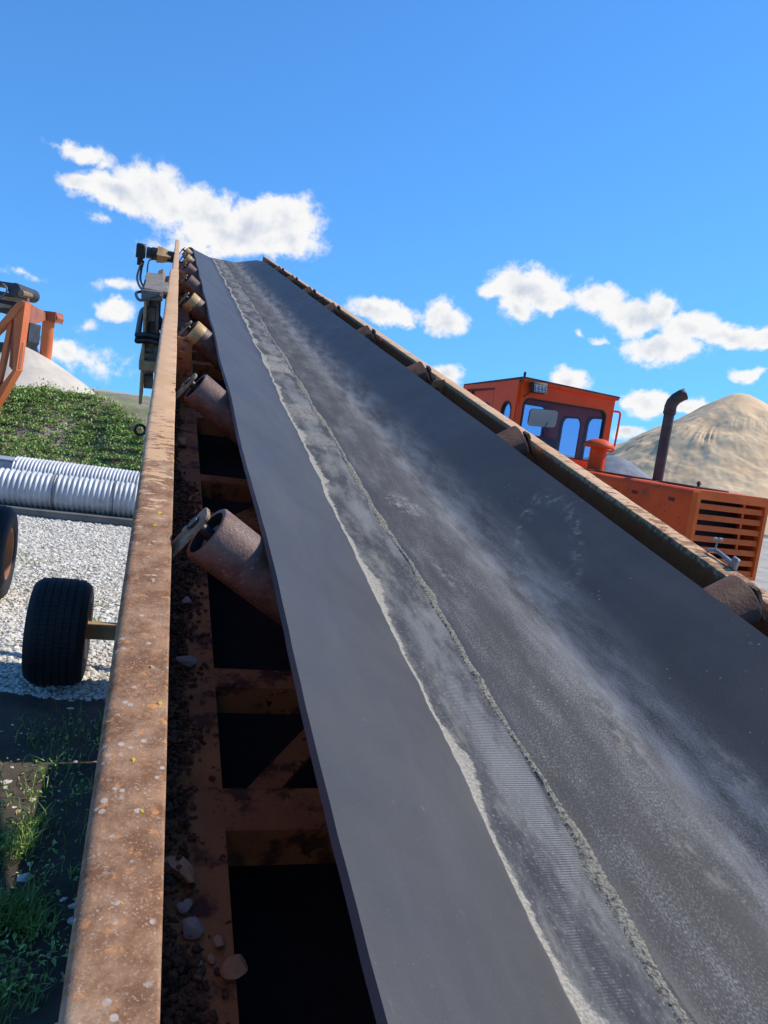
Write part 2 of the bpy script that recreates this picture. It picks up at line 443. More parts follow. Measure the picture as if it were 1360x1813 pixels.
    # sandy patches lying across the lane higher up
    for (s0, ds, k) in ((4.15, .16, .85), (4.42, .07, .75), (3.2, .16, .55), (2.75, .10, .5)):
        dd = q.math('ABSOLUTE', q.math('SUBTRACT', q.math('ADD', s, q.math('MULTIPLY', q.math('SUBTRACT', q.noise(uv, 12, 5, .65), .5), .35)), s0))
        pm = q.math('MULTIPLY', q.math('MULTIPLY', q.step(dd, ds * .5, ds, 1, 0), lane), q.step(fine, .36, .56))
        col = q.mix(q.math('MULTIPLY', pm, k), col, sandc)
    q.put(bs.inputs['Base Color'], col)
    dusty = q.math('MAXIMUM', q.math('MAXIMUM', lane, seam), q.math('MULTIPLY', mid, .8))
    q.put(bs.inputs['Roughness'], q.math('MULTIPLY_ADD', dusty, .33, q.step(q.noise(uv, 8, 4), .3, .7, .46, .54)))
    bs.inputs['Specular IOR Level'].default_value = .32
    h = q.math('ADD', q.math('MULTIPLY', q.math('MULTIPLY', ribs, lane), q.math('MULTIPLY', ribm, .30)), q.math('MULTIPLY', q.noise(uv, 190, 5, .65), q.math('MULTIPLY_ADD', dusty, .9, .25)))
    h = q.math('ADD', h, q.math('MULTIPLY', lane, -1.2))
    b = q.new('ShaderNodeBump'); b.inputs['Strength'].default_value = .55; b.inputs['Distance'].default_value = .0022
    q.put(b.inputs['Height'], h)
    q.put(bs.inputs['Normal'], b.outputs[0])
    MATS['belt_rubber'] = m


belt_material()

# ------------------------------------------------------------------ mesh helpers


def tag(o, label=None, cat=None, group=None, kind=None):
    if label: o['label'] = label
    if cat: o['category'] = cat
    if group: o['group'] = group
    if kind: o['kind'] = kind
    return o


def empty(name, M=None, loc=None):
    o = bpy.data.objects.new(name, None)
    COL.objects.link(o)
    o.empty_display_size = .2
    if M is not None:
        o.matrix_world = M
    elif loc is not None:
        o.location = loc
    return o


def link(name, me, parent=None, M=None):
    o = bpy.data.objects.new(name, me)
    COL.objects.link(o)
    if parent is not None:
        o.parent = parent
    if M is not None:
        o.matrix_local = M
    return o


def finish(name, bm, mat, smooth=False, recalc=True):
    if recalc:
        bmesh.ops.recalc_face_normals(bm, faces=bm.faces[:])
    me = bpy.data.meshes.new(name)
    bm.to_mesh(me)
    bm.free()
    for mm in (mat if isinstance(mat, (list, tuple)) else [mat]):
        me.materials.append(MATS[mm])
    if smooth:
        try:
            me.shade_smooth()
            me.set_sharp_from_angle(angle=R_(38))
        except Exception:
            for p in me.polygons: p.use_smooth = True
    return me


def part(name, bm, mat, parent=None, M=None, smooth=False):
    return link(name, finish(name, bm, mat, smooth), parent, M)


def box(bm, c, size, rot=None, bevel=0.0, seg=1):
    M = Matrix.Translation(Vector(c)) @ (rot.to_4x4() if rot is not None else Matrix.Identity(4)) @ Matrix.Diagonal((*size, 1))
    r = bmesh.ops.create_cube(bm, size=1.0, matrix=M)
    if bevel:
        es = list({e for v in r['verts'] for e in v.link_edges})
        bmesh.ops.bevel(bm, geom=es, offset=bevel, segments=seg, affect='EDGES', profile=.5)
    return r


def boxm(*a, **k):
    bm = bmesh.new()
    box(bm, *a, **k)
    return bm


def basis(z, x=None):
    z = Vector(z).normalized()
    if x is None:
        x = Vector((1, 0, 0)) if abs(z.x) < .9 else Vector((0, 1, 0))
    x = Vector(x)
    y = z.cross(x).normalized()
    x = y.cross(z).normalized()
    return Matrix((x, y, z)).transposed()


def beam(bm, p, q, w, h, up=(0, 0, 1), bevel=0.0):
    p, q = Vector(p), Vector(q)
    d = (q - p)
    z = d.normalized()
    x = Vector(up).cross(z)
    if x.length < 1e-4: x = Vector((1, 0, 0))
    rot = basis(z, x)
    return box(bm, (p + q) / 2, (w, h, d.length), rot, bevel)


def lathe(bm, prof, M=None, seg=24, close=True):
    M = M or Matrix.Identity(4)
    rings = []
    for (r, z) in prof:
        if r < 1e-6:
            rings.append([bm.verts.new(M @ Vector((0, 0, z)))])
        else:
            rings.append([bm.verts.new(M @ Vector((r * math.cos(2 * math.pi * i / seg), r * math.sin(2 * math.pi * i / seg), z))) for i in range(seg)])
    for a, b in zip(rings[:-1], rings[1:]):
        for i in range(seg):
            j = (i + 1) % seg
            if len(a) == 1 and len(b) == 1: continue
            if len(a) == 1: bm.faces.new((a[0], b[j], b[i]))
            elif len(b) == 1: bm.faces.new((a[i], a[j], b[0]))
            else: bm.faces.new((a[i], a[j], b[j], b[i]))


def catmull(pts, n=8):
    pts = [Vector(p) for p in pts]
    P = [pts[0] * 2 - pts[1]] + pts + [pts[-1] * 2 - pts[-2]]
    out = []
    for i in range(1, len(P) - 2):
        for k in range(n):
            t = k / n
            a, b, c, d = P[i - 1], P[i], P[i + 1], P[i + 2]
            out.append(.5 * ((2 * b) + (c - a) * t + (2 * a - 5 * b + 4 * c - d) * t * t + (3 * b - a - 3 * c + d) * t ** 3))
    out.append(pts[-1])
    return out


def tube(bm, pts, r, seg=10, caps=True):
    pts = [Vector(p) for p in pts]
    n = len(pts)
    rs = r if isinstance(r, (list, tuple)) else [r] * n
    prev = None
    rings = []
    for i, p in enumerate(pts):
        t = (pts[min(i + 1, n - 1)] - pts[max(i - 1, 0)]).normalized()
        if prev is None:
            x = basis(t).col[0]
        else:
            x = prev - t * prev.dot(t)
        x = Vector(x).normalized()
        y = t.cross(x)
        prev = x
        rings.append([bm.verts.new(p + (x * math.cos(2 * math.pi * k / seg) + y * math.sin(2 * math.pi * k / seg)) * rs[i]) for k in range(seg)])
    for a, b in zip(rings[:-1], rings[1:]):
        for k in range(seg):
            j = (k + 1) % seg
            bm.faces.new((a[k], a[j], b[j], b[k]))
    if caps:
        bm.faces.new(rings[0][::-1]); bm.faces.new(rings[-1])


def plate(bm, outer, holes, thick, M=None):
    """flat plate with openings in local xy, extruded along local z"""
    M = M or Matrix.Identity(4)
    tb = bmesh.new()
    for lp in [outer] + list(holes):
        vs = [tb.verts.new((p[0], p[1], 0)) for p in lp]
        for i in range(len(vs)):
            tb.edges.new((vs[i], vs[(i + 1) % len(vs)]))
    bmesh.ops.triangle_fill(tb, use_beauty=True, edges=tb.edges[:])
    r = bmesh.ops.extrude_face_region(tb, geom=tb.faces[:])
    bmesh.ops.translate(tb, vec=(0, 0, thick), verts=[v for v in r['geom'] if isinstance(v, bmesh.types.BMVert)])
    bmesh.ops.transform(tb, matrix=M, verts=tb.verts[:])
    me = bpy.data.meshes.new('tmp')
    tb.to_mesh(me); tb.free()
    bm.from_mesh(me)
    bpy.data.meshes.remove(me)


def rrect(x0, y0, x1, y1, r, n=5):
    rs = r if isinstance(r, (list, tuple)) else [r] * 4      # bl, br, tr, tl
    out = []
    for (cx, cy, a0, rr) in ((x0, y0, 180, rs[0]), (x1, y0, 270, rs[1]), (x1, y1, 0, rs[2]), (x0, y1, 90, rs[3])):
        sx = 1 if cx == x0 else -1
        sy = 1 if cy == y0 else -1
        for k in range(n + 1):
            a = R_(a0 + 90 * k / n)
            out.append((cx + sx * rr + rr * math.cos(a), cy + sy * rr + rr * math.sin(a)))
    return out


# numpy value noise for terrain
_perm = RNG.permutation(512)
_vals = RNG.random(512)


def vnoise(x, y):
    xi, yi = np.floor(x).astype(int), np.floor(y).astype(int)
    xf, yf = x - xi, y - yi
    xf = xf * xf * (3 - 2 * xf); yf = yf * yf * (3 - 2 * yf)
    h = lambda a, b: _vals[_perm[(_perm[a & 511] + b) & 511]]
    return (h(xi, yi) * (1 - xf) + h(xi + 1, yi) * xf) * (1 - yf) + (h(xi, yi + 1) * (1 - xf) + h(xi + 1, yi + 1) * xf) * yf


def fbm(x, y, o=5, g_=.5):
    s, a, t = 0, 1, 0
    for k in range(o):
        s = s + a * (vnoise(x * 2 ** k + 17.3 * k, y * 2 ** k + 5.1 * k) - .5)
        t += a
        a *= g_
    return s / t * 2


def grid_mesh(name, X, Y, Z, mat, wrap=False, smooth=True):
    ny, nx = X.shape
    V = np.stack([X, Y, Z], -1).reshape(-1, 3)
    idx = np.arange(nx * ny).reshape(ny, nx)
    a, b, c, d = idx[:-1, :-1], idx[:-1, 1:], idx[1:, 1:], idx[1:, :-1]
    Fq = np.stack([a, b, c, d], -1).reshape(-1, 4)
    if wrap:
        Fq = np.concatenate([Fq, np.stack([idx[:-1, -1], idx[:-1, 0], idx[1:, 0], idx[1:, -1]], -1)])
    me = bpy.data.meshes.new(name)
    me.from_pydata(V.tolist(), [], Fq.tolist())
    me.materials.append(MATS[mat])
    if smooth:
        me.polygons.foreach_set('use_smooth', [True] * len(me.polygons))
    me.update()
    return me


def lumps(name, pos, size, mat, flat=.6, kind=None, parent=None, label=None, cat=None, seed=1):
    """many small angular stones in one mesh (icosahedra, 20 faces each)"""
    rg = np.random.default_rng(seed)
    bm = bmesh.new(); bmesh.ops.create_icosphere(bm, subdivisions=1, radius=1)
    base = np.array([v.co[:] for v in bm.verts]); bf = np.array([[v.index for v in f.verts] for f in bm.faces]); bm.free()
    n = len(pos)
    V = base[None] * (1 + rg.uniform(-.28, .28, (n, len(base), 1)))
    V = V * np.stack([rg.uniform(.7, 1.4, n), rg.uniform(.7, 1.2, n), rg.uniform(.7, 1.1, n) * flat], -1)[:, None]
    a = rg.uniform(0, 2 * math.pi, n); tl = rg.uniform(-.5, .5, n)
    ca, sa, ct, st_ = np.cos(a), np.sin(a), np.cos(tl), np.sin(tl)
    x, y, z = V[..., 0], V[..., 1], V[..., 2]
    y, z = y * ct[:, None] - z * st_[:, None], y * st_[:, None] + z * ct[:, None]
    x, y = x * ca[:, None] - y * sa[:, None], x * sa[:, None] + y * ca[:, None]
    V = np.stack([x, y, z], -1) * np.asarray(size)[:, None, None] + np.asarray(pos)[:, None, :]
    Fi = bf[None] + (np.arange(n) * len(base))[:, None, None]
    me = bpy.data.meshes.new(name)
    me.from_pydata(V.reshape(-1, 3).tolist(), [], Fi.reshape(-1, 3).tolist())
    me.materials.append(MATS[mat]); me.update()
    o = link(name, me, parent)
    return tag(o, label, cat, kind=kind)


# ------------------------------------------------------------------ ground and terrain
gx = np.concatenate([np.linspace(-700, -12, 18), np.linspace(-11, 14, 126), np.linspace(15, 700, 18)])
gy = np.concatenate([np.linspace(-200, -3, 10), np.linspace(-2.6, 22, 124), np.linspace(24, 900, 20)])
GX, GY = np.meshgrid(gx, gy)
GZ = fbm(GX * .6, GY * .6, 4) * .025
GZ = np.where((np.abs(GX) > 14) | (GY > 22), 0, GZ)
tag(link('ground', grid_mesh('ground', GX, GY, GZ, 'gravel_ground')), kind='structure')

# strip of dark trodden soil beside the conveyor, fading out into the gravel in a ragged edge
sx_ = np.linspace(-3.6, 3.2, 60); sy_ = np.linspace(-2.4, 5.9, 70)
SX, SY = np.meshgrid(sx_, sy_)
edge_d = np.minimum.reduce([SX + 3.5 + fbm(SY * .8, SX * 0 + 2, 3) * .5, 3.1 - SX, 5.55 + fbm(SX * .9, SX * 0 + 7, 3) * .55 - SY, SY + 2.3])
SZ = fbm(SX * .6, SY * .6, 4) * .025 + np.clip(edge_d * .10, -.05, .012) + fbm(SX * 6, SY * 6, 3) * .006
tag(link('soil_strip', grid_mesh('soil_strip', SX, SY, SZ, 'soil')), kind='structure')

# the weedy bank behind the pipes, flat on top
bx = np.linspace(-26, 1.5, 160)
by = np.linspace(0, 40, 170)
BX, BT = np.meshgrid(bx, by)
foot = 14.35 + (BX + 8) * .13
BY = foot + BT
endf = np.clip((1.2 - BX) / 3.6, 0, 1); endf = endf * endf * (3 - 2 * endf)
rise = np.clip(BT / 3.6, 0, 1)
prof = rise * .96 + .04 * (rise * rise * (3 - 2 * rise))
crest = 2.02 - .075 * np.clip(BX + 7.5, 0, 8) + fbm(BX * .5, BT * .1, 3) * .10
BZ = (prof * crest + fbm(BX * .9, BT * .9, 5) * .22 * np.clip(BT / .6, 0, 1)) * endf - .06
BZ = np.where(BT > 30, BZ * (1 - (BT - 30) / 10), BZ)
bank = tag(link('embankment', grid_mesh('embankment', BX, BY, BZ, 'bank_soil')), kind='structure')


def bank_z(x, y):
    t = y - (14.35 + (x + 8) * .13)
    i = np.clip(np.searchsorted(by, t), 0, len(by) - 1); j = np.clip(np.searchsorted(bx, x), 0, len(bx) - 1)
    return BZ[i, j]


def leaf_cloud(name, P, size, mats, label, cat, up=.35, seed=3, aspect=.45, mix=.15):
    rg = np.random.default_rng(seed)
    n = len(P)
    az = rg.uniform(0, 2 * math.pi, n); el = rg.uniform(-.2, 1.25, n)
    d = np.stack([np.cos(az) * np.cos(el), np.sin(az) * np.cos(el), np.sin(el)], -1)
    sd = np.stack([-np.sin(az + rg.uniform(-.6, .6, n)), np.cos(az), rg.uniform(-.3, .3, n)], -1)
    L = (size * rg.uniform(.6, 1.4, n))[:, None]
    Wd = L * aspect
    mid = P + d * L * .55 + np.array([0, 0, 1]) * L * .08
    tip = P + d * L * 1.0 - np.array([0, 0, 1]) * L * .12
    V = np.stack([P, mid - sd * Wd * .5, tip, mid + sd * Wd * .5], 1).reshape(-1, 3)
    Fq = np.arange(n * 4).reshape(n, 4)
    me = bpy.data.meshes.new(name)
    me.from_pydata(V.tolist(), [], Fq.tolist())
    for mm in mats: me.materials.append(MATS[mm])
    me.polygons.foreach_set('material_index', (rg.random(n) < mix).astype(int).tolist())
    me.update()
    return tag(link(name, me), label, cat, kind='stuff')


# weeds: clumps of leaves over the face of the bank
nc = 6800
cx_ = RNG.uniform(-13, -2.5, nc); ct_ = RNG.uniform(.1, 5.2, nc) ** 1.0
cy_ = 14.35 + (cx_ + 8) * .13 + ct_
dens_ = fbm(cx_ * .8, ct_ * .8, 3) * .75 + .60 - 1.5 * np.clip((cx_ + 6.9 - (3.4 - ct_) * 1.3) / .7, 0, 1) * np.clip((ct_ - 1.0) / .8, 0, 1) - .9 * np.clip((ct_ - 3.5) / .7, 0, 1) + .3 * np.clip((-7.6 - cx_) / 2, 0, 1)
keep = dens_ > RNG.uniform(-.1, .55, nc)
cx_, cy_, ct_ = cx_[keep], cy_[keep], ct_[keep]
pts = []
for x, y in zip(cx_, cy_):
    k = random.randint(14, 34); rr = random.uniform(.08, .24); hh = random.choice((.03, .05, .08, .12, .20))
    q = RNG.normal(0, .5, (k, 2)) * rr
    zz = bank_z(x, y) + np.abs(RNG.normal(0, .6, k)) * hh * np.clip(1 - (q ** 2).sum(1) / rr ** 2, .1, 1)
    pts.append(np.column_stack([x + q[:, 0], y + q[:, 1], zz]))
leaf_cloud('weeds', np.concatenate(pts), .062, ['weed_leaf', 'dry_leaf'], 'green weeds covering the face of the bank behind the pipes', 'weeds', mix=.22)

# loose gravel over the yard on the left
ng = 60000
yy = 2.0 + 12.2 * RNG.random(ng) ** .75
xx = -yy * RNG.uniform(.16, .62, ng)
kp = (fbm(xx * .9, yy * .9, 3) > -.35) | (yy > 5.2)
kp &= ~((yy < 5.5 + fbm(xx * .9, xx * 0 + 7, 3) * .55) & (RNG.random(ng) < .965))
xx, yy = xx[kp], yy[kp]
lumps('gravel', np.column_stack([xx, yy, fbm(xx * .6, yy * .6, 4) * .025 + .004]), np.where(RNG.random(len(xx)) < .12, RNG.uniform(.020, .036, len(xx)), RNG.uniform(.007, .020, len(xx))), 'gravel_stone', .65, 'stuff', None,
      'pale crushed gravel covering the yard left of the conveyor', 'gravel')


# ------------------------------------------------------------------ heaps
def heap(name, c, R, H, mat, label, seed, flute=0.0, rough=.2, top=.06, nr=150, na=420, z0=0.0, cat='heap'):
    u = np.linspace(0, 1, nr) ** .9
    a = np.linspace(0, 2 * math.pi, na, endpoint=False)
    A, U_ = np.meshgrid(a, u)
    ox = seed * 13.7
    rr = R * U_ * (1 + .10 * fbm(np.cos(A) * 1.3 + ox, np.sin(A) * 1.3, 3))
    x = rr * np.cos(A); y = rr * np.sin(A)
    z = H * (1 - np.sqrt(U_ ** 2 + top ** 2)) / (1 - top * .5)
    z = z + rough * fbm(x * .35 + ox, y * .35, 5) * np.clip(U_ * 3, .15, 1) * np.clip((1 - U_) * 4, 0, 1)
    if flute:
        warp_ = fbm(x * .25 + ox, y * .25, 3) * .35
        ph = (A + warp_ * .55) * R * 1.35
        rid = 1 - np.abs(fbm(ph, U_ * 2.2 + ox, 3) * 2)
        env = np.clip((U_ - .22) * 4, 0, 1) * np.clip((.80 - U_) * 5, 0, 1) * np.clip(fbm(x * .33 + 40, y * .33, 3) * 3.2 + .30, 0, 1)
        z = z + flute * (rid - .6) * env
        slump = np.clip(fbm(x * .5 + 90, y * .5, 3) - .18, 0, 1)
        z = z - slump * flute * 2.2 * np.clip(U_ * 4, 0, 1) * np.clip((1 - U_) * 3, 0, 1)
    z = np.where(U_ > .985, -.3, np.maximum(z, -.25))
    me = grid_mesh(name, x, y, z, mat, wrap=True)
    o = link(name, me); o.location = (c[0], c[1], z0)
    return tag(o, label, cat)


heap('sand_heap', (17.25, 40.2), 10.2, 6.75, 'sand', 'tall cone of tan sand behind the orange loader', 1, flute=.12, rough=.50, top=.09, nr=220, na=900, cat='sand heap')
heap('grit_heap', (7.1, 25.0), 4.2, 2.45, 'grey_grit', 'small dark grey heap at the foot of the sand cone', 4, rough=.25, top=.10, cat='heap')
heap('sand_heap', (-9.75, 20.0), 1.95, 1.12, 'pale_sand', 'pale sand heap on the bank round the foot of the orange column', 6, rough=.16, top=.05, z0=1.90, cat='sand heap')
heap('sand_heap', (-16.2, 28.5), 4.6, 2.35, 'pale_sand', 'paler far sand heap behind the orange truss at the left edge', 9, rough=.3, top=.05, z0=1.6, cat='sand heap')

# ------------------------------------------------------------------ the conveyor
_u = ray(320, 352).normalized()
_v = _u.cross(Vector((0, 0, 1))).normalized()
_w = _v.cross(_u)
CONV = Matrix.Identity(4)
for i in range(3):
    CONV[i][0], CONV[i][1], CONV[i][2], CONV[i][3] = _v[i], _u[i], _w[i], CAM[i]
# local axes of the conveyor: x across (to the right), y up the slope, z normal to it; origin where the camera is held


def cv(x, y, s):
    """point seen at (x, y) at distance s up the conveyor, in conveyor axes"""
    d = ray(x, y)
    return Vector(((d.dot(_v)) * s / d.dot(_u), s, (d.dot(_w)) * s / d.dot(_u)))


base_pt = CONV @ Vector((.70, 5.6, -1.2)); base_pt.z = 0
conv = empty('belt_conveyor', loc=base_pt)
tag(conv, 'long inclined belt conveyor with rusty yellow rails and black trough belt rising through the picture', 'conveyor')
K = Matrix.Translation(-base_pt) @ CONV

PITCH, S0, NROLL = 1.26, 1.342, 10
ROLL_S = [S0 + PITCH * i for i in range(-1, NROLL - 1)]
T = R_(30)
HWID, RB = .19, .10
EDGE_B = -.566
ZC = EDGE_B - .33 * math.sin(T)


def trough(t, k=1.0):
    """(a, b) of the carrying surface at arc distance t from the middle; k flattens the wings"""
    TT = T * k
    at_ = abs(t); sg = 1 if t > 0 else -1
    if TT < 1e-3:
        return .70 + t, ZC
    l0 = HWID - RB * TT / 2; l1 = HWID + RB * TT / 2
    if at_ < l0: x, z = at_, 0
    elif at_ < l1:
        th = (at_ - l0) / RB; x = l0 + RB * math.sin(th); z = RB * (1 - math.cos(th))
    else:
        d = at_ - l1; x = l0 + RB * math.sin(TT) + d * math.cos(TT); z = RB * (1 - math.cos(TT)) + d * math.sin(TT)
    return .70 + sg * x, ZC + z


def lerp(a, b, t): return a + (b - a) * t


def clamp01(x): return max(0.0, min(1.0, x))


# belt: one loop of carrying run, head turn and return run
HEAD_S, HEAD_R = 12.55, .17
ts = np.concatenate([np.linspace(-.52, -.25, 13), np.linspace(-.235, -.02, 24), np.linspace(.0, .30, 20), np.linspace(.32, .52, 10)])
path = []
for s in np.linspace(-1.3, HEAD_S, 300):
    path.append(('top', s))
for a in np.linspace(0, 180, 15)[1:]:
    path.append(('head', a))
for s in np.linspace(HEAD_S, -1.3, 60)[1:]:
    path.append(('ret', s))
bm = bmesh.new()
uvl = bm.loops.layers.uv.new('UVMap')
rows = []
for kind, s in path:
    row = []
    for t in ts:
        if kind == 'top':
            k = 1 - .45 * clamp01((s - 10.8) / 1.75) ** 1.3
            a, b = trough(t, k)
            ph = (s - S0) / PITCH
            sag = .5 - .5 * math.cos(2 * math.pi * ph)
            wing = clamp01((abs(t) - .18) / .34)
            b -= .0025 * sag * (.4 + wing)
            a += math.copysign(.0045 * sag * wing, t)
            # the belt lies a little higher where it is carried, a little loose at the edge
            b += .0005 * math.sin(s * 9.1 + t * 6)
            if abs(t) > .5195:                       # nicks and wear along the cut edge
                a += math.copysign(.0004 * math.sin(s * 23.7) + .0004 * math.sin(s * 61.3 + 1.7), t)
            p = Vector((a, s, b)); vv = s
        elif kind == 'head':
            k = .55 * clamp01(1 - s / 90.0)
            a, b = trough(t, k)
            hgt = b - ZC
            rad = HEAD_R + hgt
            p = Vector((a, HEAD_S + rad * math.sin(R_(s)), ZC - HEAD_R + rad * math.cos(R_(s)))); vv = HEAD_S + HEAD_R * R_(s)
        else:
            p = Vector((.70 + t, s, ZC - 2 * HEAD_R - .015 * (HEAD_S - s) / 12)); vv = HEAD_S + HEAD_R * math.pi + (HEAD_S - s)
        row.append((bm.verts.new(p), t, vv))
    rows.append(row)
for r0, r1 in zip(rows[:-1], rows[1:]):
    for i in range(len(ts) - 1):
        q = (r0[i], r0[i + 1], r1[i + 1], r1[i])
        f = bm.faces.new([z[0] for z in q])
        f.smooth = True
        f.material_index = 1 if r0[i][2] > HEAD_S + .3 else 0
        for lp, z in zip(f.loops, q):
            lp[uvl].uv = (z[1], z[2])
belt_me = bpy.data.meshes.new('belt')
bm.normal_update()
bm.to_mesh(belt_me); bm.free()
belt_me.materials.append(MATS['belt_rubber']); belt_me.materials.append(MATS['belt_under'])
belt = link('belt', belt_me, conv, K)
sm = belt.modifiers.new('thickness', 'SOLIDIFY'); sm.thickness = .011; sm.offset = -1.0
es_ = belt.modifiers.new('edges', 'EDGE_SPLIT'); es_.split_angle = R_(50)
tag(belt, 'black trough belt with a worn sandy lane')

# frayed lip along the worn lane
rg = np.random.default_rng(5)
ss = np.linspace(.30, 12.4, 5200)


def smooth_noise(n, every, seed):
    r = np.random.default_rng(seed); k = int(n / every) + 3
    kx = np.linspace(0, n, k)
    return np.interp(np.arange(n), kx, r.uniform(-1, 1, k))


lipc = -.078 + .0085 * np.minimum(ss, 7.0) + .008 * smooth_noise(5200, 120, 2) + .004 * smooth_noise(5200, 25, 3)
lw = .0055 + .0075 * np.clip(smooth_noise(5200, 90, 4) + .3, 0, 1.3) + .002 * rg.random(5200)
lh = .0012 + .0022 * np.clip(smooth_noise(5200, 14, 6), 0, 1) + .0018 * rg.random(5200)
bm = bmesh.new()
prev = None
for i, s in enumerate(ss):
    row = []
    for k, (o, h) in enumerate(((-1, -.2), (-.45, .9), (.3, 1.0), (1, -.2))):
        a, b = trough(lipc[i] + o * lw[i] + rg.uniform(-.0012, .0012), 1 - .45 * clamp01((s - 10.8) / 1.75) ** 1.3)
        sag = .5 - .5 * math.cos(2 * math.pi * (s - S0) / PITCH)
        row.append(bm.verts.new((a, s, b - .001 * sag + .0005 * math.sin(s * 9.1 + lipc[i] * 6) + h * lh[i] + rg.uniform(-.0006, .0006))))
    if prev:
        for k in range(3):
            bm.faces.new((prev[k], prev[k + 1], row[k + 1], row[k]))
    prev = row
part('frayed_lip', bm, 'fray', belt)


# side rails
def rail_mesh(a0, a1, s0, s1, b0, b1, outer, n, bevel=.006):
    """closed box section; bent plate radius at the outer top edge, small dents along it"""
    w = a1 - a0
    rO, rI = .014, .004
    sec = []
    left_r, right_r = (rO, rI) if outer < 0 else (rI, rO)
    for k in range(6):
        th = math.pi - k * math.pi / 10
        sec.append((a0 + left_r + left_r * math.cos(th), b1 - left_r + left_r * math.sin(th)))
    sec.append((a0 + w * .5, b1 + .0006))
    for k in range(6):
        th = math.pi / 2 - k * math.pi / 10
        sec.append((a1 - right_r + right_r * math.cos(th), b1 - right_r + right_r * math.sin(th)))
    sec += [(a1, b0), (a0, b0)]
    bm = bmesh.new()
    rings = []
    na = smooth_noise(n, 9, int(abs(s0 * 100)) + 3); nb = smooth_noise(n, 5, int(abs(s1 * 100)) + 8)
    for i in range(n):
        s = lerp(s0, s1, i / (n - 1))
        rings.append([bm.verts.new((a + .0011 * na[i], s, b + .0009 * nb[i] + .0006 * math.sin(i * 1.3 + j))) for j, (a, b) in enumerate(sec)])
    m = len(sec)
    for r0, r1 in zip(rings[:-1], rings[1:]):
        for j in range(m):
            k = (j + 1) % m
            bm.faces.new((r0[j], r1[j], r1[k], r0[k]))
    bm.faces.new(rings[0]); bm.faces.new(rings[-1][::-1])
    return bm


RB0, RB1 = -.735, -.590
left_rail = part('side_rail', rail_mesh(-.026, .049, -1.3, 7.40, RB0, RB1, -1, 260), 'rail_paint', conv, K, True)
left_rail['label'] = 'near left rail, brown with rust at its low end'
right_rail = part('side_rail', rail_mesh(1.366, 1.436, -1.3, 7.40, RB0, RB1, 1, 200), 'rail_paint_far', conv, K, True)
part('rail_extension', rail_mesh(-.010, .047, 7.42, 13.0, RB0 + .02, RB1 - .004, -1, 120), 'rail_paint', conv, K, True)
part('rail_extension', rail_mesh(1.368, 1.424, 7.42, 13.3, RB0 + .02, RB1 - .004, 1, 100), 'rail_paint', conv, K, True)
for a0, a1 in ((-.020, .046), (1.369, 1.430)):
    bm = bmesh.new(); box(bm, ((a0 + a1) / 2, 7.41, -.655), (a1 - a0, .05, .12), bevel=.008)
    part('splice_joint', bm, 'rail_paint', conv, K)

# lichen on the near rail
for k, (x, y, r, c) in enumerate([(283, 908, 8, 'lichen_yellow'), (274, 930, 4, 'lichen_yellow'), (283, 1245, 7, 'lichen_yellow'), (236, 1345, 6, 'lichen_yellow'), (251, 1436, 6, 'lichen_yellow'),
                                  (307, 808, 4, 'lichen_yellow'), (268, 1180, 4, 'lichen_yellow'), (215, 1600, 4, 'lichen_yellow')]):
    d = ray(x, y)
    s = RB1 * d.dot(_u) / d.dot(_w)
    c0 = cv(x, y, s)
    if not (-.018 < c0.x < .044): c0.x = max(-.016, min(.042, c0.x))
    rad = r / FOC * s * .8
    bm = bmesh.new()
    n = 14
    ctr = bm.verts.new((0, 0, .0005))
    ring1 = [bm.verts.new((rad * .62 * random.uniform(.7, 1.2) * math.cos(2 * math.pi * i / n), rad * 1.5 * .62 * random.uniform(.7, 1.2) * math.sin(2 * math.pi * i / n), random.uniform(.0001, .0007))) for i in range(n)]
    ring2 = [bm.verts.new((rad * random.uniform(.65, 1.2) * math.cos(2 * math.pi * i / n), rad * 1.5 * random.uniform(.65, 1.2) * math.sin(2 * math.pi * i / n), -.0008)) for i in range(n)]
    for i in range(n):
        j = (i + 1) % n
        bm.faces.new((ctr, ring1[i], ring1[j])); bm.faces.new((ring1[i], ring2[i], ring2[j], ring1[j]))
    part('lichen_patch', bm, c, left_rail, Matrix.Translation((c0.x, c0.y, RB1 + .0008)))

# idler rollers on both wings, each with its bracket
RR = .058
RT = R_(34)                                     # tilt of the wing rollers


def roller_mesh(mat):
    bm = bmesh.new()
    L = .375
    prof = [(0, -L), (RR - .004, -L), (RR, -L + .004), (RR, -.004), (RR - .003, 0), (RR - .011, 0), (RR - .012, -.020), (.026, -.022), (.026, -.012), (.0125, -.012), (.0125, .034), (0, .034)]
    lathe(bm, prof, seg=40)
    me = finish('idler_roller', bm, mat, True)
    for p in me.polygons:
        r = math.hypot(p.center.x, p.center.y)
        if r < RR - .0075 and p.center.z > -.1: p.material_index = 1
        elif mat[0] == 'roller_yellow' and p.center.z < -.06 and r > RR - .004: p.material_index = 2
    return me


def roller_mesh_half():
    bm = bmesh.new()
    L = .375
    prof = [(0, -L), (RR - .004, -L), (RR, -L + .004), (RR, -.052), (RR, -.004), (RR - .003, 0), (RR - .011, 0), (RR - .012, -.020), (.026, -.022), (.026, -.012), (.0125, -.012), (.0125, .034), (0, .034)]
    lathe(bm, prof, seg=40)
    me = finish('idler_roller', bm, ['roller_yellow', 'dark_steel', 'roller_rust'], True)
    for p in me.polygons:
        r = math.hypot(p.center.x, p.center.y)
        if r < RR - .0075 and p.center.z > -.1: p.material_index = 1
        elif p.center.z < -.052: p.material_index = 2
    return me


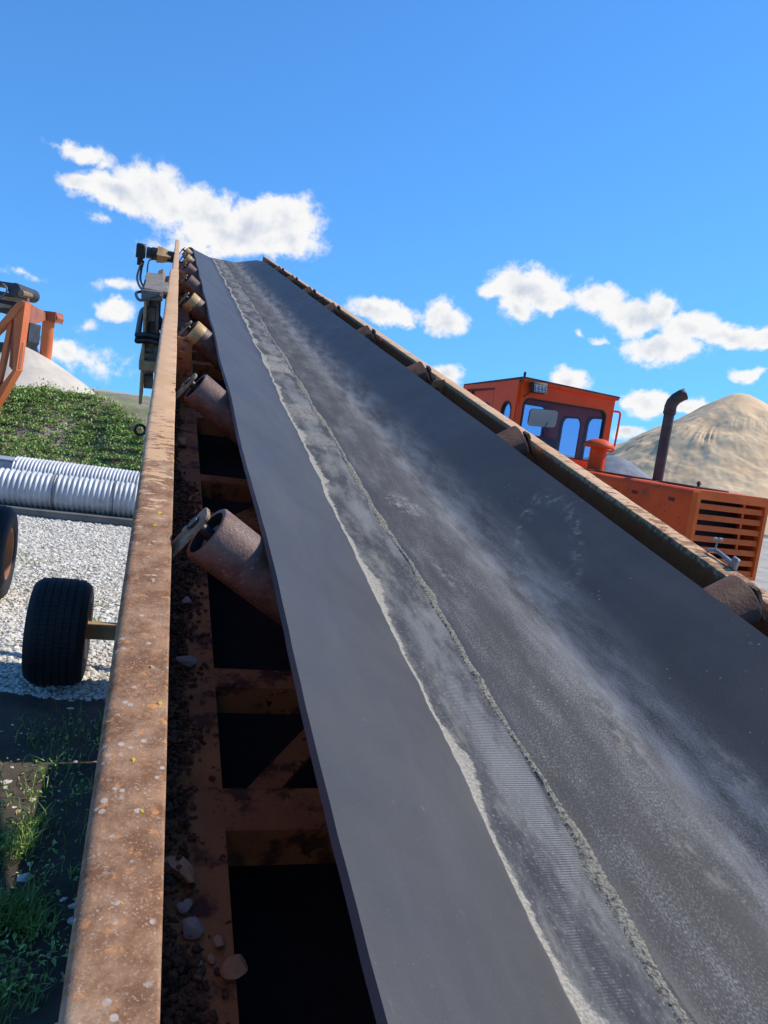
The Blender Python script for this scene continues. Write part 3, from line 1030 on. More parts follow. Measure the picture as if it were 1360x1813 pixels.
bmx = bmesh.new()
plate(bmx, rrect(-.115, -.027, .034, .027, .012), [], .008)
for k in (-.085, -.02):
    lathe(bmx, [(0, .008), (.008, .008), (.008, .016), (0, .016)], Matrix.Translation((k, 0, 0)), 6)
bracket_me = finish('bracket', bmx, 'bracket_rust')
bmx = bmesh.new()
plate(bmx, rrect(-.075, -.022, .020, .022, .010), [], .008)
bracket_small = finish('bracket', bmx, 'bracket_rust')
roller_rust = roller_mesh(['roller_rust', 'dark_steel', 'roller_rust'])
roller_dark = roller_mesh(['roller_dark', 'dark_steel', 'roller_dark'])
roller_half = roller_mesh_half()
for i, s in enumerate(ROLL_S):
    for side in (-1, 1):
        out = Vector((side * math.cos(RT), 0, math.sin(RT)))
        nrm = Vector((-side * math.sin(RT), 0, math.cos(RT)))
        if i == len(ROLL_S) - 1: continue
        E_ = Vector((.70 + side * .477, s + (.045 if side < 0 else -.045), EDGE_B))
        pos = E_ + out * .088 - nrm * (RR + .013)
        rot = basis(out, nrm)
        M = Matrix.Translation(pos) @ rot.to_4x4()
        half = side < 0 and i in (3, 4, 7, 8)
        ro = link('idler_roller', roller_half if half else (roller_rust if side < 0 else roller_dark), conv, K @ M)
        if half: ro['label'] = 'roller with yellow paint left on its outer half'
        link('bracket', bracket_me if side < 0 else bracket_small, ro, Matrix.Translation((0, 0, .020)))
    # the transverse base that carries the set, with uprights to the brackets
    if i < len(ROLL_S) - 1:
        bm = bmesh.new()
        box(bm, (.705, s + .045, -.925), (1.30, .065, .070), bevel=.004)
        part('cross_beam', bm, 'frame_paint', conv, K)
# extra cross beams and braces between idlers
for i, s in enumerate(ROLL_S[:-1]):
    bm = bmesh.new(); box(bm, (.705, s - .335, -.93), (1.30, .095, .08), bevel=.004)
    part('cross_beam', bm, 'frame_paint', conv, K)
    bm = bmesh.new(); beam(bm, (.20, s - .29, -.955), (.42, s + .01, -.955), .05, .012, up=(0, 0, 1))
    part('diagonal_brace', bm, 'frame_paint', conv, K)
    bm = bmesh.new(); beam(bm, (1.2, s - .29, -.955), (.98, s + .01, -.955), .05, .012, up=(0, 0, 1))
    part('diagonal_brace', bm, 'frame_paint', conv, K)
# lower chords (angle section) and posts of the side trusses
for side, x0, x1 in ((-1, .045, .165), (1, 1.245, 1.365)):
    bm = bmesh.new()
    box(bm, ((x0 + x1) / 2, 5.85, -.894), (x1 - x0, 14.3, .010))
    xv = x0 if side < 0 else x1
    box(bm, (xv, 5.85, -.960), (.010, 14.3, .121))
    part('lower_chord', bm, 'frame_paint', conv, K)
    # sheets added between rail and chord, in lengths, to keep light out
    for s in np.arange(-1.26, 12.6, 1.26):
        bm = bmesh.new(); box(bm, (xv + side * .010, s + .63, -.872), (.004, 1.245, .275))
        part('side_blocker', bm, 'frame_paint', conv, K)
        bm = bmesh.new(); box(bm, (xv + side * .022, s + 1.26, -.872), (.018, .05, .272))
        part('truss_post', bm, 'frame_paint', conv, K)
for s in np.arange(-1.26, 12.0, 1.26):  # added sheets under the frame that shut out light from below
    bm = bmesh.new(); box(bm, (.705, s + .63, -1.135), (1.30, 1.25, .004))
    part('belly_blocker', bm, 'dark_steel', conv, K)
for side, xv in ((-1, .040), (1, 1.370)):  # added skirts from chord to belly, blocking light from the sides
    bm = bmesh.new(); box(bm, (xv, 5.85, -1.083), (.006, 14.3, .124))
    part('skirt_blocker', bm, 'frame_paint', conv, K)
# gusset plates behind the rail on the left, cut corner and bolt hole
for s in (3.70, 7.38):
    for side in (-1, 1):
        bm = bmesh.new()
        hole = [(.030 + .011 * math.cos(2 * math.pi * k / 14), -.045 + .011 * math.sin(2 * math.pi * k / 14)) for k in range(14)]
        ol = [(0, -.30), (.088, -.30), (.070, -.03), (.060, -.004), (.048, .004), (0, .012)]
        if side > 0:
            ol = [(-x, y) for x, y in ol][::-1]; hole = [(-x, y) for x, y in hole]
        ax = .050 if side < 0 else 1.365
        plate(bm, ol, [hole], .007, Matrix.Translation((ax, s, RB1 - .004)) @ Matrix.Rotation(R_(90), 4, 'X'))
        part('gusset_plate', bm, 'frame_paint', conv, K)
# head pulley
bm = bmesh.new()
lathe(bm, [(0, -.52), (HEAD_R - .012, -.52), (HEAD_R - .012, .52), (0, .52)], Matrix.Translation((.70, HEAD_S, ZC - HEAD_R)) @ Matrix.Rotation(R_(90), 4, 'Y'), 28)
lathe(bm, [(0, -.70), (.03, -.70), (.03, .70), (0, .70)], Matrix.Translation((.70, HEAD_S, ZC - HEAD_R)) @ Matrix.Rotation(R_(90), 4, 'Y'), 14)
part('head_pulley', bm, 'dark_steel', conv, K, True)
# lifting ring on the outer side of the left rail
bm = bmesh.new()
rc = Vector((-.044, 2.28, -.645))
tube(bm, [rc + Vector((.0145 * math.cos(a), 0, .0145 * math.sin(a))) for a in np.linspace(0, 2 * math.pi, 25)], .0042, 8)
part('lifting_ring', bm, 'dark_steel', conv, K, True)
# hydraulic drive at the head and its hoses
MS = 9.6
mc = cv(303, 455, MS)
drive = part('drive_adapter', (lambda bm: (lathe(bm, [(0, .03), (.055, .03), (.085, .125), (.092, .185), (0, .185)], Matrix.Translation((mc.x + .03, MS, mc.z)) @ Matrix.Rotation(R_(-90), 4, 'Y'), 4 * 1), bm)[1])(bmesh.new()), 'frame_yellow', conv, K)
bm = bmesh.new()
lathe(bm, [(0, .18), (.070, .18), (.070, .24), (.062, .245), (.062, .30), (0, .30)], Matrix.Translation((mc.x + .03, MS, mc.z)) @ Matrix.Rotation(R_(-90), 4, 'Y'), 20)
box(bm, (mc.x - .33, MS, mc.z + .005), (.10, .15, .155), bevel=.01)
box(bm, (mc.x - .33, MS - .03, mc.z - .11), (.06, .06, .08), bevel=.006)
part('hydraulic_motor', bm, 'black_rubber', conv, K, True)
bm = bmesh.new(); box(bm, (mc.x + .0, MS, mc.z), (.08, .08, .12), bevel=.008)
part('motor_mount', bm, 'dark_steel', conv, K)
for pts_, r in (([(252, 462, 9.55), (246, 478, 9.3), (243, 492, 9.0), (247, 506, 8.4), (258, 517, 7.6), (276, 522, 6.6), (296, 526, 5.8)], .012),
                ([(254, 463, 9.55), (250, 480, 9.3), (249, 496, 9.0), (256, 510, 8.4), (268, 519, 7.6), (282, 524, 6.6), (298, 528, 5.8)], .012),
                ([(271, 459, 9.55), (264, 462, 9.4), (261, 478, 9.2), (262, 498, 8.6), (268, 512, 7.8), (284, 522, 6.6), (298, 525, 5.8)], .008),
                ([(290, 516, 5.6), (265, 516, 5.45), (245, 517, 5.3), (241, 522, 5.2), (247, 531, 5.0), (262, 530, 4.9), (285, 522, 4.8)], .009)):
    bm = bmesh.new()
    tube(bm, catmull([cv(*p) for p in pts_], 8), r, 8)
    part('hydraulic_hose', bm, 'black_rubber', conv, K, True)
for (x0, y0, s0, x1, y1, s1, w) in ((287, 482, 7.2, 283, 512, 6.0, .045), (297, 492, 7.0, 294, 520, 6.0, .03)):
    bm = bmesh.new(); beam(bm, cv(x0, y0, s0), cv(x1, y1, s1), w, w, up=(0, 1, 0))
    part('hose_post', bm, 'bracket_rust', conv, K)


# wheels, axle and legs
def wheel(parent, c, R, W, axis, rim_mat, lug=True):
    """wheel > tyre, rim (local z is the axle)"""
    M = Matrix.Translation(c) @ basis(axis).to_4x4()
    h = W / 2
    bm = bmesh.new()
    lathe(bm, [(R * .54, -h * .80), (R * .60, -h * .96), (R * .78, -h), (R * .90, -h * .95), (R * .965, -h * .80), (R * .99, -h * .5), (R, 0), (R * .99, h * .5), (R * .965, h * .80), (R * .90, h * .95), (R * .78, h), (R * .60, h * .96), (R * .54, h * .80)], seg=56)
    for zz in (-.62, -.36, -.12, .12, .36, .62):                  # ribs between the tread grooves, cut by fine sipes
        rr = R * (1.0 if abs(zz) < .5 else .986)
        for k in range(72):
            a = 2 * math.pi * (k + (zz > 0) * .5) / 72
            rot = Matrix.Rotation(a, 3, 'Z')
            box(bm, rot @ Vector((rr, 0, zz * h)), (.012, 2 * math.pi * R / 72 * .93, h * .20), rot)
    t = part('tyre', bm, 'tyre_rubber', parent, M, True)
    bm = bmesh.new()
    lathe(bm, [(R * .55, -h * .82), (R * .565, -h * .88), (R * .52, -h * .86), (R * .48, -h * .5), (R * .30, -h * .35), (R * .16, -h * .5), (0, -h * .5)], seg=36)
    lathe(bm, [(R * .55, h * .82), (R * .565, h * .88), (R * .52, h * .86), (R * .48, h * .5), (R * .30, h * .35), (R * .16, h * .5), (0, h * .5)], seg=36)
    for sgn in (-1, 1):
        for k in range(8):
            a = 2 * math.pi * k / 8
            lathe(bm, [(0, 0), (.012, 0), (.012, .02), (0, .02)], Matrix.Translation((R * .36 * math.cos(a), R * .36 * math.sin(a), sgn * h * .42)), 6)
    part('rim', bm, rim_mat, t, smooth=True)
    return t


ax_dir = Vector((_v.x, _v.y, 0)).normalized()
wc = Vector((-2.25, 5.55, .385))
tl = wheel(conv, wc - base_pt, .385, .41, ax_dir, 'rim_orange')
tl['label'] = 'wide black tyre left of the rail'
wheel(conv, wc + ax_dir * 2.15 - base_pt, .385, .40, ax_dir, 'rim_orange')
bm = bmesh.new(); beam(bm, wc - base_pt + Vector((0, 0, .02)), wc + ax_dir * 2.15 - base_pt + Vector((0, 0, .02)), .11, .11, bevel=.006)
part('axle', bm, 'frame_yellow', conv)
for o in (.50, 1.68):
    for ds in (-.9, .9):
        p = wc + ax_dir * o + Vector((0, 0, .05)) - base_pt
        q = K @ Vector((.10 if o < 1 else 1.31, 5.9 + ds, -.97))
        bm = bmesh.new(); beam(bm, p, q, .08, .08, bevel=.004)
        part('leg', bm, 'frame_yellow', conv)
# tail support under the low end, behind the camera
for a in (.10, 1.31):
    p = K @ Vector((a, -1.0, -.96)); q = Vector((p.x, p.y, -base_pt.z))
    bm = bmesh.new(); beam(bm, p, q, .09, .09)
    part('leg', bm, 'frame_yellow', conv)


# unseen boxes added under the conveyor's low half to shade the ground at left
for nm, (a0, a1, y0, y1, z0, z1), mt in (('tall_shade_box', (.16, 1.2, 4.55, 5.75, .35, 1.78), 'frame_yellow'), ('low_shade_box', (.22, 1.2, 1.6, 4.50, .25, .66), 'dark_steel')):
    o0 = Vector((0, 0, 0))
    bm = bmesh.new()
    def wp(a, y): 
        s_ = (y - _v.y * a) / _u.y
        return Vector((_v.x * a + _u.x * s_, y, 0)) - Vector((base_pt.x, base_pt.y, 0))
    q4 = [wp(a0, y0), wp(a1, y0 + .3), wp(a1, y1 + .3), wp(a0, y1)]
    lo = [bm.verts.new(q + Vector((0, 0, z0))) for q in q4]; hi = [bm.verts.new(q + Vector((0, 0, z1))) for q in q4]
    bm.faces.new(lo[::-1]); bm.faces.new(hi)
    for i in range(4):
        j = (i + 1) % 4
        bm.faces.new((lo[i], lo[j], hi[j], hi[i]))
    bmesh.ops.bevel(bm, geom=bm.edges[:], offset=.02, segments=2, affect='EDGES')
    part(nm, bm, mt, conv)


# stones that fell on the lower chord
def stone(x, y, px, py, s_plane, mat, label, seed, zoff=.0, rot=0):
    d = ray(x, y)
    s = s_plane * d.dot(_u) / d.dot(_w)
    c = cv(x, y, s)
    rg_ = random.Random(seed)
    bm = bmesh.new()
    bmesh.ops.create_icosphere(bm, subdivisions=3, radius=1)
    axs = [Vector((rg_.gauss(0, 1), rg_.gauss(0, 1), rg_.gauss(0, 1))).normalized() for _ in range(13)]
    cut = [rg_.uniform(.48, .80) for _ in axs]
    for v in bm.verts:
        for a_, k_ in zip(axs, cut):
            dd = v.co.dot(a_)
            if dd > k_: v.co -= a_ * (dd - k_) * .97
        v.co *= 1 + rg_.uniform(-.015, .015)
    sx = px / FOC * s * 1.25; sy = py / FOC * s * 1.25
    hz = min(sx, sy) * .75
    bmesh.ops.transform(bm, matrix=Matrix.Diagonal((sx, sy * 1.25, hz, 1)), verts=bm.verts[:])
    me_ = finish('stone', bm, mat, True)
    me_.set_sharp_from_angle(angle=R_(22))
    o = link('stone', me_)
    o.matrix_world = CONV @ Matrix.Translation((c.x, c.y, s_plane + hz * .72 + zoff)) @ Matrix.Rotation(R_(rot), 4, 'Z')
    tag(o, label, 'stone', 'stones fallen onto the conveyor frame')


CH = -.889
stone(318, 1552, 22, 36, CH, 'stone_warm', 'oblong warm brown stone tight against the near left rail', 3, .004, 40)
stone(327, 1612, 18, 14, CH, 'stone_pale', 'flat grey stone just below the oblong brown one', 5, .003)
stone(336, 1652, 24, 22, CH, 'stone_pale', 'grey pear-shaped stone between flat stone and wedge', 8, .003, 30)
stone(388, 1674, 16, 12, CH, 'stone_warm', 'small wedge stone leaning just above the big block stone', 12, .003, -40)
stone(372, 1704, 9, 9, CH, 'stone_warm', 'little cube-like stone touching the big block stone', 15, .002)
stone(352, 1708, 8, 7, CH, 'stone_pale', 'tiny grey stone left of the cube-like one', 17, .002)
stone(412, 1722, 30, 22, CH, 'stone_warm', 'big block-shaped tan stone lowest on the frame', 21, .003, 10)
stone(330, 1072, 13, 9, CH, 'stone_pale', 'pale stone on the dirt under the nearest left roller', 24, .004)
stone(328, 1180, 20, 12, CH, 'stone_pale', 'dim grey stone at the left end of the upper cross beam', 27, .004)
stone(324, 790, 9, 11, CH, 'stone_warm', 'tan stone beside the rail just below the second left roller', 31, .006)
# crumbs of dirt and grit along the chord
nd = 16000
sd = RNG.uniform(.45, 4.2, nd)
env = np.clip(fbm(sd * 3.1, sd * 0 + 3.3, 3) + .38, 0, 1)
ad = .050 + np.abs(RNG.normal(0, .040, nd)) * (.45 + env)
kd = (ad < .16) & (RNG.random(nd) < env * 1.6 + .1)
sd, ad = sd[kd], ad[kd]
bd = -.886 + RNG.random(len(sd)) * .055 * np.clip(1 - (ad - .05) / .07, 0, 1)
PD = [CONV @ Vector((a, s, b)) for a, s, b in zip(ad, sd, bd)]
lumps('dirt', [tuple(p) for p in PD], RNG.uniform(.0015, .0065, len(sd)) * np.where(RNG.random(len(sd)) < .06, 2.2, 1), 'dirt', .8, 'stuff', None, 'dark crumbs of dirt lying along the frame inside the left rail', 'dirt', seed=9)

# wooden pallet hung upright beside the rail, edge towards the camera
PS = 5.25
ptop, pbot = CONV @ cv(251, 514, PS), CONV @ cv(243.5, 716, PS)
pz = (ptop - pbot).normalized()
py = Vector((_u.x, _u.y, 0)).normalized()
px_ = py.cross(pz).normalized(); py = pz.cross(px_).normalized()
PH_ = (ptop - pbot).length
PM = Matrix.Identity(4)
for i in range(3):
    PM[i][0], PM[i][1], PM[i][2], PM[i][3] = px_[i], py[i], pz[i], pbot[i]
pal = empty('wooden_pallet', PM)
tag(pal, 'weathered wooden pallet hung upright on the outer side of the left rail', 'pallet')


def pal_board(name, c, size, mat, parent=None, tilt=0.0):
    bm = bmesh.new(); box(bm, c, size, Matrix.Rotation(R_(tilt), 3, 'Y'), bevel=.004)
    return part(name, bm, mat, parent or pal)


for k in range(5):                                # boards of the outer and the inner face run up and down
    y_ = .05 + k * .26
    pal_board('deck_board', (.014 + random.uniform(0, .006), y_, PH_ * .16), (.020, .10, PH_ * .32), 'wood', tilt=random.uniform(-1.5, 2.5))
    pal_board('deck_board', (.022 + random.uniform(0, .006), y_, PH_ * .66), (.020, .10, PH_ * .58), 'wood', tilt=random.uniform(-1, 1.5))
    pal_board('bottom_board', (.105, y_ + .02, PH_ * .50), (.020, .10, PH_ * .96), 'wood_grey', tilt=random.uniform(-.8, .8))
for z_ in (.36, .97):
    pal_board('stringer', (.064, .60, PH_ * z_), (.130, 1.25, .060), 'wood_grey' if z_ > .5 else 'wood')
for z_ in (.20, .56, .80):
    for y_ in (.06, .58, 1.10):
        pal_board('block', (.062, y_ + .03, PH_ * z_), (.058, .12, .085), 'wood_grey')
pal_board('top_plank', (.085, .30, PH_ * 1.005), (.150, .60, .022), 'wood_grey', tilt=3)
bm = bmesh.new()
for dz in (0, .035):
    tube(bm, catmull([(-.015, -.01, dz), (.06, -.03, dz + .012), (.14, -.02, dz + .004), (.15, .4, dz), (.06, 1.26, dz), (-.02, 1.2, dz), (-.015, -.01, dz)], 5), .019, 8)
st_o = link('lashing_strap', finish('lashing_strap', bm, 'black_rubber', True))
st_o.matrix_world = PM @ Matrix.Translation((0, 0, PH_ * .57))
tag(st_o, 'black rubber strap tied round the middle of the wooden pallet', 'strap')

# spare clamp with wing bolt on the outside of the right rail
cl = empty('screw_clamp', CONV @ Matrix.Translation((1.452, 1.50, -.60)))
tag(cl, 'grey steel clamp with wing screw hooked on the right rail before the grille', 'clamp')
c0 = Vector((1.452, 1.50, -.60))
cpts = [cv(1252, 975, 1.60), cv(1268, 975, 1.58), cv(1285, 988, 1.54), cv(1300, 1001, 1.50)]
bm = bmesh.new()
tube(bm, catmull([p - c0 for p in cpts], 6), [.0055] * 12 + [.007] * 7, 8)
part('arm', bm, 'clamp_steel', cl, smooth=True)
bm = bmesh.new(); box(bm, cv(1301, 998, 1.50) - c0, (.012, .022, .032), bevel=.003)
part('jaw', bm, 'clamp_steel', cl)
p0, p1 = cv(1266, 978, 1.58) - c0, cv(1270, 957, 1.58) - c0
bm = bmesh.new(); tube(bm, [p0, p1], .002, 8)
part('screw', bm, 'clamp_steel', cl)
bm = bmesh.new()
for sx in (-1, 1):
    lathe(bm, [(0, -.002), (.006, -.0015), (.008, 0), (.006, .0015), (0, .002)], Matrix.Translation(p1 + Vector((sx * .008, 0, .003))) @ Matrix.Rotation(R_(90), 4, 'X') @ Matrix.Diagonal((1.25, .7, 1, 1)), 12)
part('wing', bm, 'clamp_steel', cl, smooth=True)

# ------------------------------------------------------------------ wheel loader (rear towards the camera)
LA = R_(22)
A_ = Vector((1.80, 11.76, 0))               # rear left corner of the cab
LM = Matrix.Translation(A_) @ Matrix.Rotation(LA, 4, 'Z')
# local axes: x to the loader's right as seen from behind, y forward, z up; hood runs towards -y
ld = empty('wheel_loader', LM)
tag(ld, 'orange wheel loader seen from behind with slatted grille and tall exhaust', 'loader')
CW, CL, CZ0, ZR = 1.72, 1.80, 1.80, 3.22
XR, XL = Matrix.Rotation(R_(90), 4, 'X'), None


def wall_plate(outer, holes, M, mat='loader_orange', name='cab_wall', thick=.05):
    bm = bmesh.new()
    plate(bm, outer, holes, thick, M)
    return part(name, bm, mat, ld)


def pane(loop, M, parent, off=.02, seal=.028):
    bm = bmesh.new(); plate(bm, loop, [], .006, M @ Matrix.Translation((0, 0, off)))
    pa = part('window_pane', bm, 'cab_glass', parent)
    cx = sum(p[0] for p in loop) / len(loop); cy = sum(p[1] for p in loop) / len(loop)
    def sc(p, e):
        d = Vector((p[0] - cx, p[1] - cy)); l = d.length
        return (cx + d.x * (1 + e / l), cy + d.y * (1 + e / l))
    bm = bmesh.new(); plate(bm, [sc(p, .006) for p in loop], [[sc(p, -seal) for p in loop]], .064, M @ Matrix.Translation((0, 0, -.007)))
    part('window_seal', bm, 'seal', pa)


# rear wall: plate local x -> x, y -> z, extruded to -y by rotation about X (z' = -y)
MR = Matrix.Translation((0, .05, 0)) @ XR
rw_hole = rrect(.055, 2.12, 1.575, 2.935, .11)
rw = wall_plate([(0, CZ0), (CW, CZ0), (CW - .03, ZR - .08), (.0, ZR - .03)], [rw_hole], MR)
pane(rw_hole, MR, rw)
# left wall (x = 0) and right wall (x = CW): plate x -> y
ML = Matrix.Translation((0, .052, 0)) @ Matrix.Rotation(R_(90), 4, 'Z') @ XR
lw_holes = [rrect(.10, 2.05, .40, 2.86, [.05, .05, .15, .15])]
lwall = wall_plate([(0, CZ0), (.70, CZ0), (.70, ZR - .07), (0, ZR - .03)], lw_holes, ML @ Matrix.Translation((0, 0, -.05)))
pane(lw_holes[0], ML @ Matrix.Translation((0, 0, -.05)), lwall)
# vent slots above the side window
for y in (.19, .36):
    bm = bmesh.new(); box(bm, (-.004, y + .06, 2.985), (.012, .06, .022))
    part('vent_slot', bm, 'seal', lwall)
# the door, a little proud of the wall, with its own window
dh = [rrect(.82, 2.05, 1.38, 2.82, [.06, .06, .16, .16])]
door = wall_plate([(.715, CZ0 - .5), (1.50, CZ0 - .5), (1.50, ZR - .20), (.715, ZR - .16)], dh, ML @ Matrix.Translation((0, 0, -.008)), name='door', thick=.05)
pane(dh[0], ML @ Matrix.Translation((0, 0, -.008)), door)
bm = bmesh.new(); plate(bm, [(.70, CZ0 - .52), (1.52, CZ0 - .52), (1.52, ZR - .18), (.70, ZR - .14)], [[(.73, CZ0 - .49), (1.485, CZ0 - .49), (1.485, ZR - .215), (.73, ZR - .175)]], .03, ML @ Matrix.Translation((0, 0, -.04)))
part('door_gasket', bm, 'seal', door)
wall_plate([(.70, ZR - .16), (CL, ZR - .19), (CL, ZR - .12), (.70, ZR - .07)], [], ML @ Matrix.Translation((0, 0, -.05)))
rwall_h = [rrect(.05, 1.92, .62, 2.84, [.05, .05, .14, .14]), rrect(.74, 1.92, 1.36, 2.82, [.05, .05, .14, .14])]
MRt = Matrix.Translation((CW - .03, .052, 0)) @ Matrix.Rotation(R_(90), 4, 'Z') @ XR
rwall = wall_plate([(0, CZ0), (CL, CZ0), (CL, ZR - .14), (0, ZR - .04)], rwall_h, MRt)
for h_ in rwall_h: pane(h_, MRt, rwall)
MF = Matrix.Translation((0, CL + .05, 0)) @ XR
fh = rrect(.08, 1.95, 1.64, 2.96, .08)
fw = wall_plate([(0, CZ0), (CW - .03, CZ0), (CW - .03, ZR - .14), (0, ZR - .14)], [fh], MF)
pane(fh, MF, fw)
bm = bmesh.new(); box(bm, (CW / 2, CL / 2 + .03, CZ0 + .03), (CW - .12, CL - .1, .06))
part('cab_floor', bm, 'seat_dark', ld)
# roof: rusty skin sloping to the front, with a drip edge
bm = bmesh.new()
vs = [bm.verts.new(p) for p in ((-.03, -.05, ZR), (CW + .02, -.05, ZR - .05), (CW + .0, CL + .12, ZR - .14), (-.03, CL + .12, ZR - .10),
                                (-.03, -.05, ZR - .065), (CW + .02, -.05, ZR - .10), (CW + .0, CL + .12, ZR - .20), (-.03, CL + .12, ZR - .17))]
for f in ((0, 1, 2, 3), (7, 6, 5, 4), (0, 4, 5, 1), (1, 5, 6, 2), (2, 6, 7, 3), (3, 7, 4, 0)):
    bm.faces.new([vs[i] for i in f])
bmesh.ops.bevel(bm, geom=bm.edges[:], offset=.012, segments=2, affect='EDGES')
roof = part('roof', bm, 'loader_orange', ld, smooth=True)
bm = bmesh.new()
box(bm, (-.033, CL / 2 + .03, ZR - .085), (.006, CL + .14, .085), Matrix.Rotation(R_(-3.3), 3, 'X'))
part('rusty_edge', bm, 'roof_rust', roof)
bm = bmesh.new(); box(bm, (CW / 2, -.03, ZR - .024), (CW + .04, .05, .022), Matrix.Rotation(R_(1.65), 3, 'Y'))
part('gutter', bm, 'roof_rust', roof)
bm = bmesh.new(); lathe(bm, [(0, 0), (.028, 0), (.028, .02), (.014, .03), (.022, .06), (.018, .10), (0, .105)], Matrix.Translation((.06, .10, ZR - .005)), 12)
part('aerial_stub', bm, 'black_rubber', roof, smooth=True)
# work lamp under the roof edge
bm = bmesh.new(); box(bm, (.20, -.11, ZR - .125), (.26, .12, .15), Matrix.Rotation(R_(-14), 3, 'X'), bevel=.02, seg=2)
lamp = part('work_lamp', bm, 'seal', ld, smooth=True)
bm = bmesh.new(); box(bm, (.20, -.172, ZR - .14), (.22, .008, .115), Matrix.Rotation(R_(-14), 3, 'X'), bevel=.003)
part('lens', bm, 'lamp_glass', lamp)
for k in range(4):
    bm = bmesh.new(); box(bm, (.11 + .06 * k, -.182, ZR - .142), (.006, .006, .12), Matrix.Rotation(R_(-14), 3, 'X'))
    part('guard_bar', bm, 'seal', lamp)
for k in range(3):
    bm = bmesh.new(); box(bm, (.20, -.184 + .008 * (k - 1), ZR - .142 + .04 * (k - 1)), (.23, .006, .006), Matrix.Rotation(R_(-14), 3, 'X'))
    part('guard_bar', bm, 'seal', lamp)
bm = bmesh.new(); beam(bm, (.14, -.03, ZR - .19), (.03, -.01, ZR - .28), .012, .012)
part('lamp_bracket', bm, 'seal', ld)
# grab handle on the right rear corner
bm = bmesh.new()
tube(bm, catmull([(CW - .02, -.01, ZR - .27), (CW + .07, -.04, ZR - .28), (CW + .085, -.04, ZR - .40), (CW + .075, -.04, ZR - .82), (CW + .05, -.03, ZR - .90), (CW - .02, -.01, ZR - .90)], 6), .018, 8)
part('grab_handle', bm, 'loader_orange', ld, smooth=True)
# inside the cab: seat, mirror, steering column
bm = bmesh.new(); box(bm, (1.12, .95, 2.16), (.50, .14, .50), Matrix.Rotation(R_(8), 3, 'X'), bevel=.05, seg=3); box(bm, (1.12, 1.2, 1.95), (.50, .48, .14), bevel=.04, seg=3)
part('driver_seat', bm, 'seat_dark', ld, smooth=True)
bm = bmesh.new(); plate(bm, rrect(-.26, -.14, .26, .14, .06), [], .03, Matrix.Translation((.80, .60, 2.70)) @ Matrix.Rotation(R_(-4), 4, 'Y') @ Matrix.Rotation(R_(10), 4, 'X') @ XR)
part('inside_mirror', bm, 'mirror', ld)
bm = bmesh.new(); tube(bm, [(.9, 1.45, 1.8), (.9, 1.25, 2.25)], .03, 8); tube(bm, [Vector((.9, 1.24, 2.26)) + Vector((.2 * math.cos(a), .06 * math.sin(a), .19 * math.sin(a))) for a in np.linspace(0, 2 * math.pi, 21)], .015, 6)
part('steering_wheel', bm, 'black_rubber', ld, smooth=True)
# hood
HX0, HX1, HL, HZ = .365, 1.435, 3.50, 1.995
HXC = (HX0 + HX1) / 2
bm = bmesh.new()
sec = []
for k in range(7):
    a = R_(180 - 15 * k); sec.append((HX0 + .10 + .10 * math.cos(a), HZ - .10 + .10 * math.sin(a)))
for k in range(7):
    a = R_(90 - 15 * k); sec.append((HX1 - .10 + .10 * math.cos(a), HZ - .10 + .10 * math.sin(a)))
sec = [(HX0, 1.02)] + sec + [(HX1, 1.02)]


def hood_piece(y0, y1, inset, name, mat, opened=False):
    bm = bmesh.new()
    r0 = [bm.verts.new((lerp(x, HXC, inset), y0, z - inset * .4)) for x, z in sec]
    r1 = [bm.verts.new((lerp(x, HXC, inset), y1, z - inset * .4)) for x, z in sec]
    for i in range(len(sec)):
        j = (i + 1) % len(sec)
        bm.faces.new((r0[i], r0[j], r1[j], r1[i]))
    if not opened: bm.faces.new(r0)
    bm.faces.new(r1[::-1])
    return part(name, bm, mat, ld, smooth=True)


hood_piece(-2.10, -.001, .0, 'engine_cover', 'loader_faded')
rear_cover = hood_piece(-HL + .09, -2.115, -.012, 'engine_cover', 'loader_faded', True)
rear_cover['label'] = 'rear panel of the hood beside the grille'
bm = bmesh.new(); box(bm, (HX0 - .02, -1.75, 1.78), (.012, .16, .018), Matrix.Rotation(R_(6), 3, 'X'))
part('cover_latch', bm, 'clamp_steel', ld)
bm = bmesh.new(); box(bm, (HX0 - .01, -2.05, 1.82), (.012, .03, .03))
part('cover_bolt', bm, 'seal', ld)
for y_ in (-.35, -1.15, -2.45, -3.1):
    bm = bmesh.new(); box(bm, (HX0 - .008, y_, HZ - .16), (.02, .09, .035), bevel=.004); box(bm, (HX0 - .014, y_, HZ - .145), (.016, .10, .014), bevel=.003)
    part('cover_hinge', bm, 'roof_rust', ld)
bm = bmesh.new(); tube(bm, catmull([(-.06, 1.40, 2.0), (-.085, 1.40, 2.03), (-.085, 1.40, 2.17), (-.06, 1.40, 2.2)], 5), .011, 8)
part('door_pull', bm, 'seal', ld, smooth=True)
bm = bmesh.new(); tube(bm, catmull([(.30, -.035, 2.10), (.42, -.04, 2.42), (.50, -.04, 2.62)], 4), .008, 6)
part('wiper_arm', bm, 'seal', ld, smooth=True)
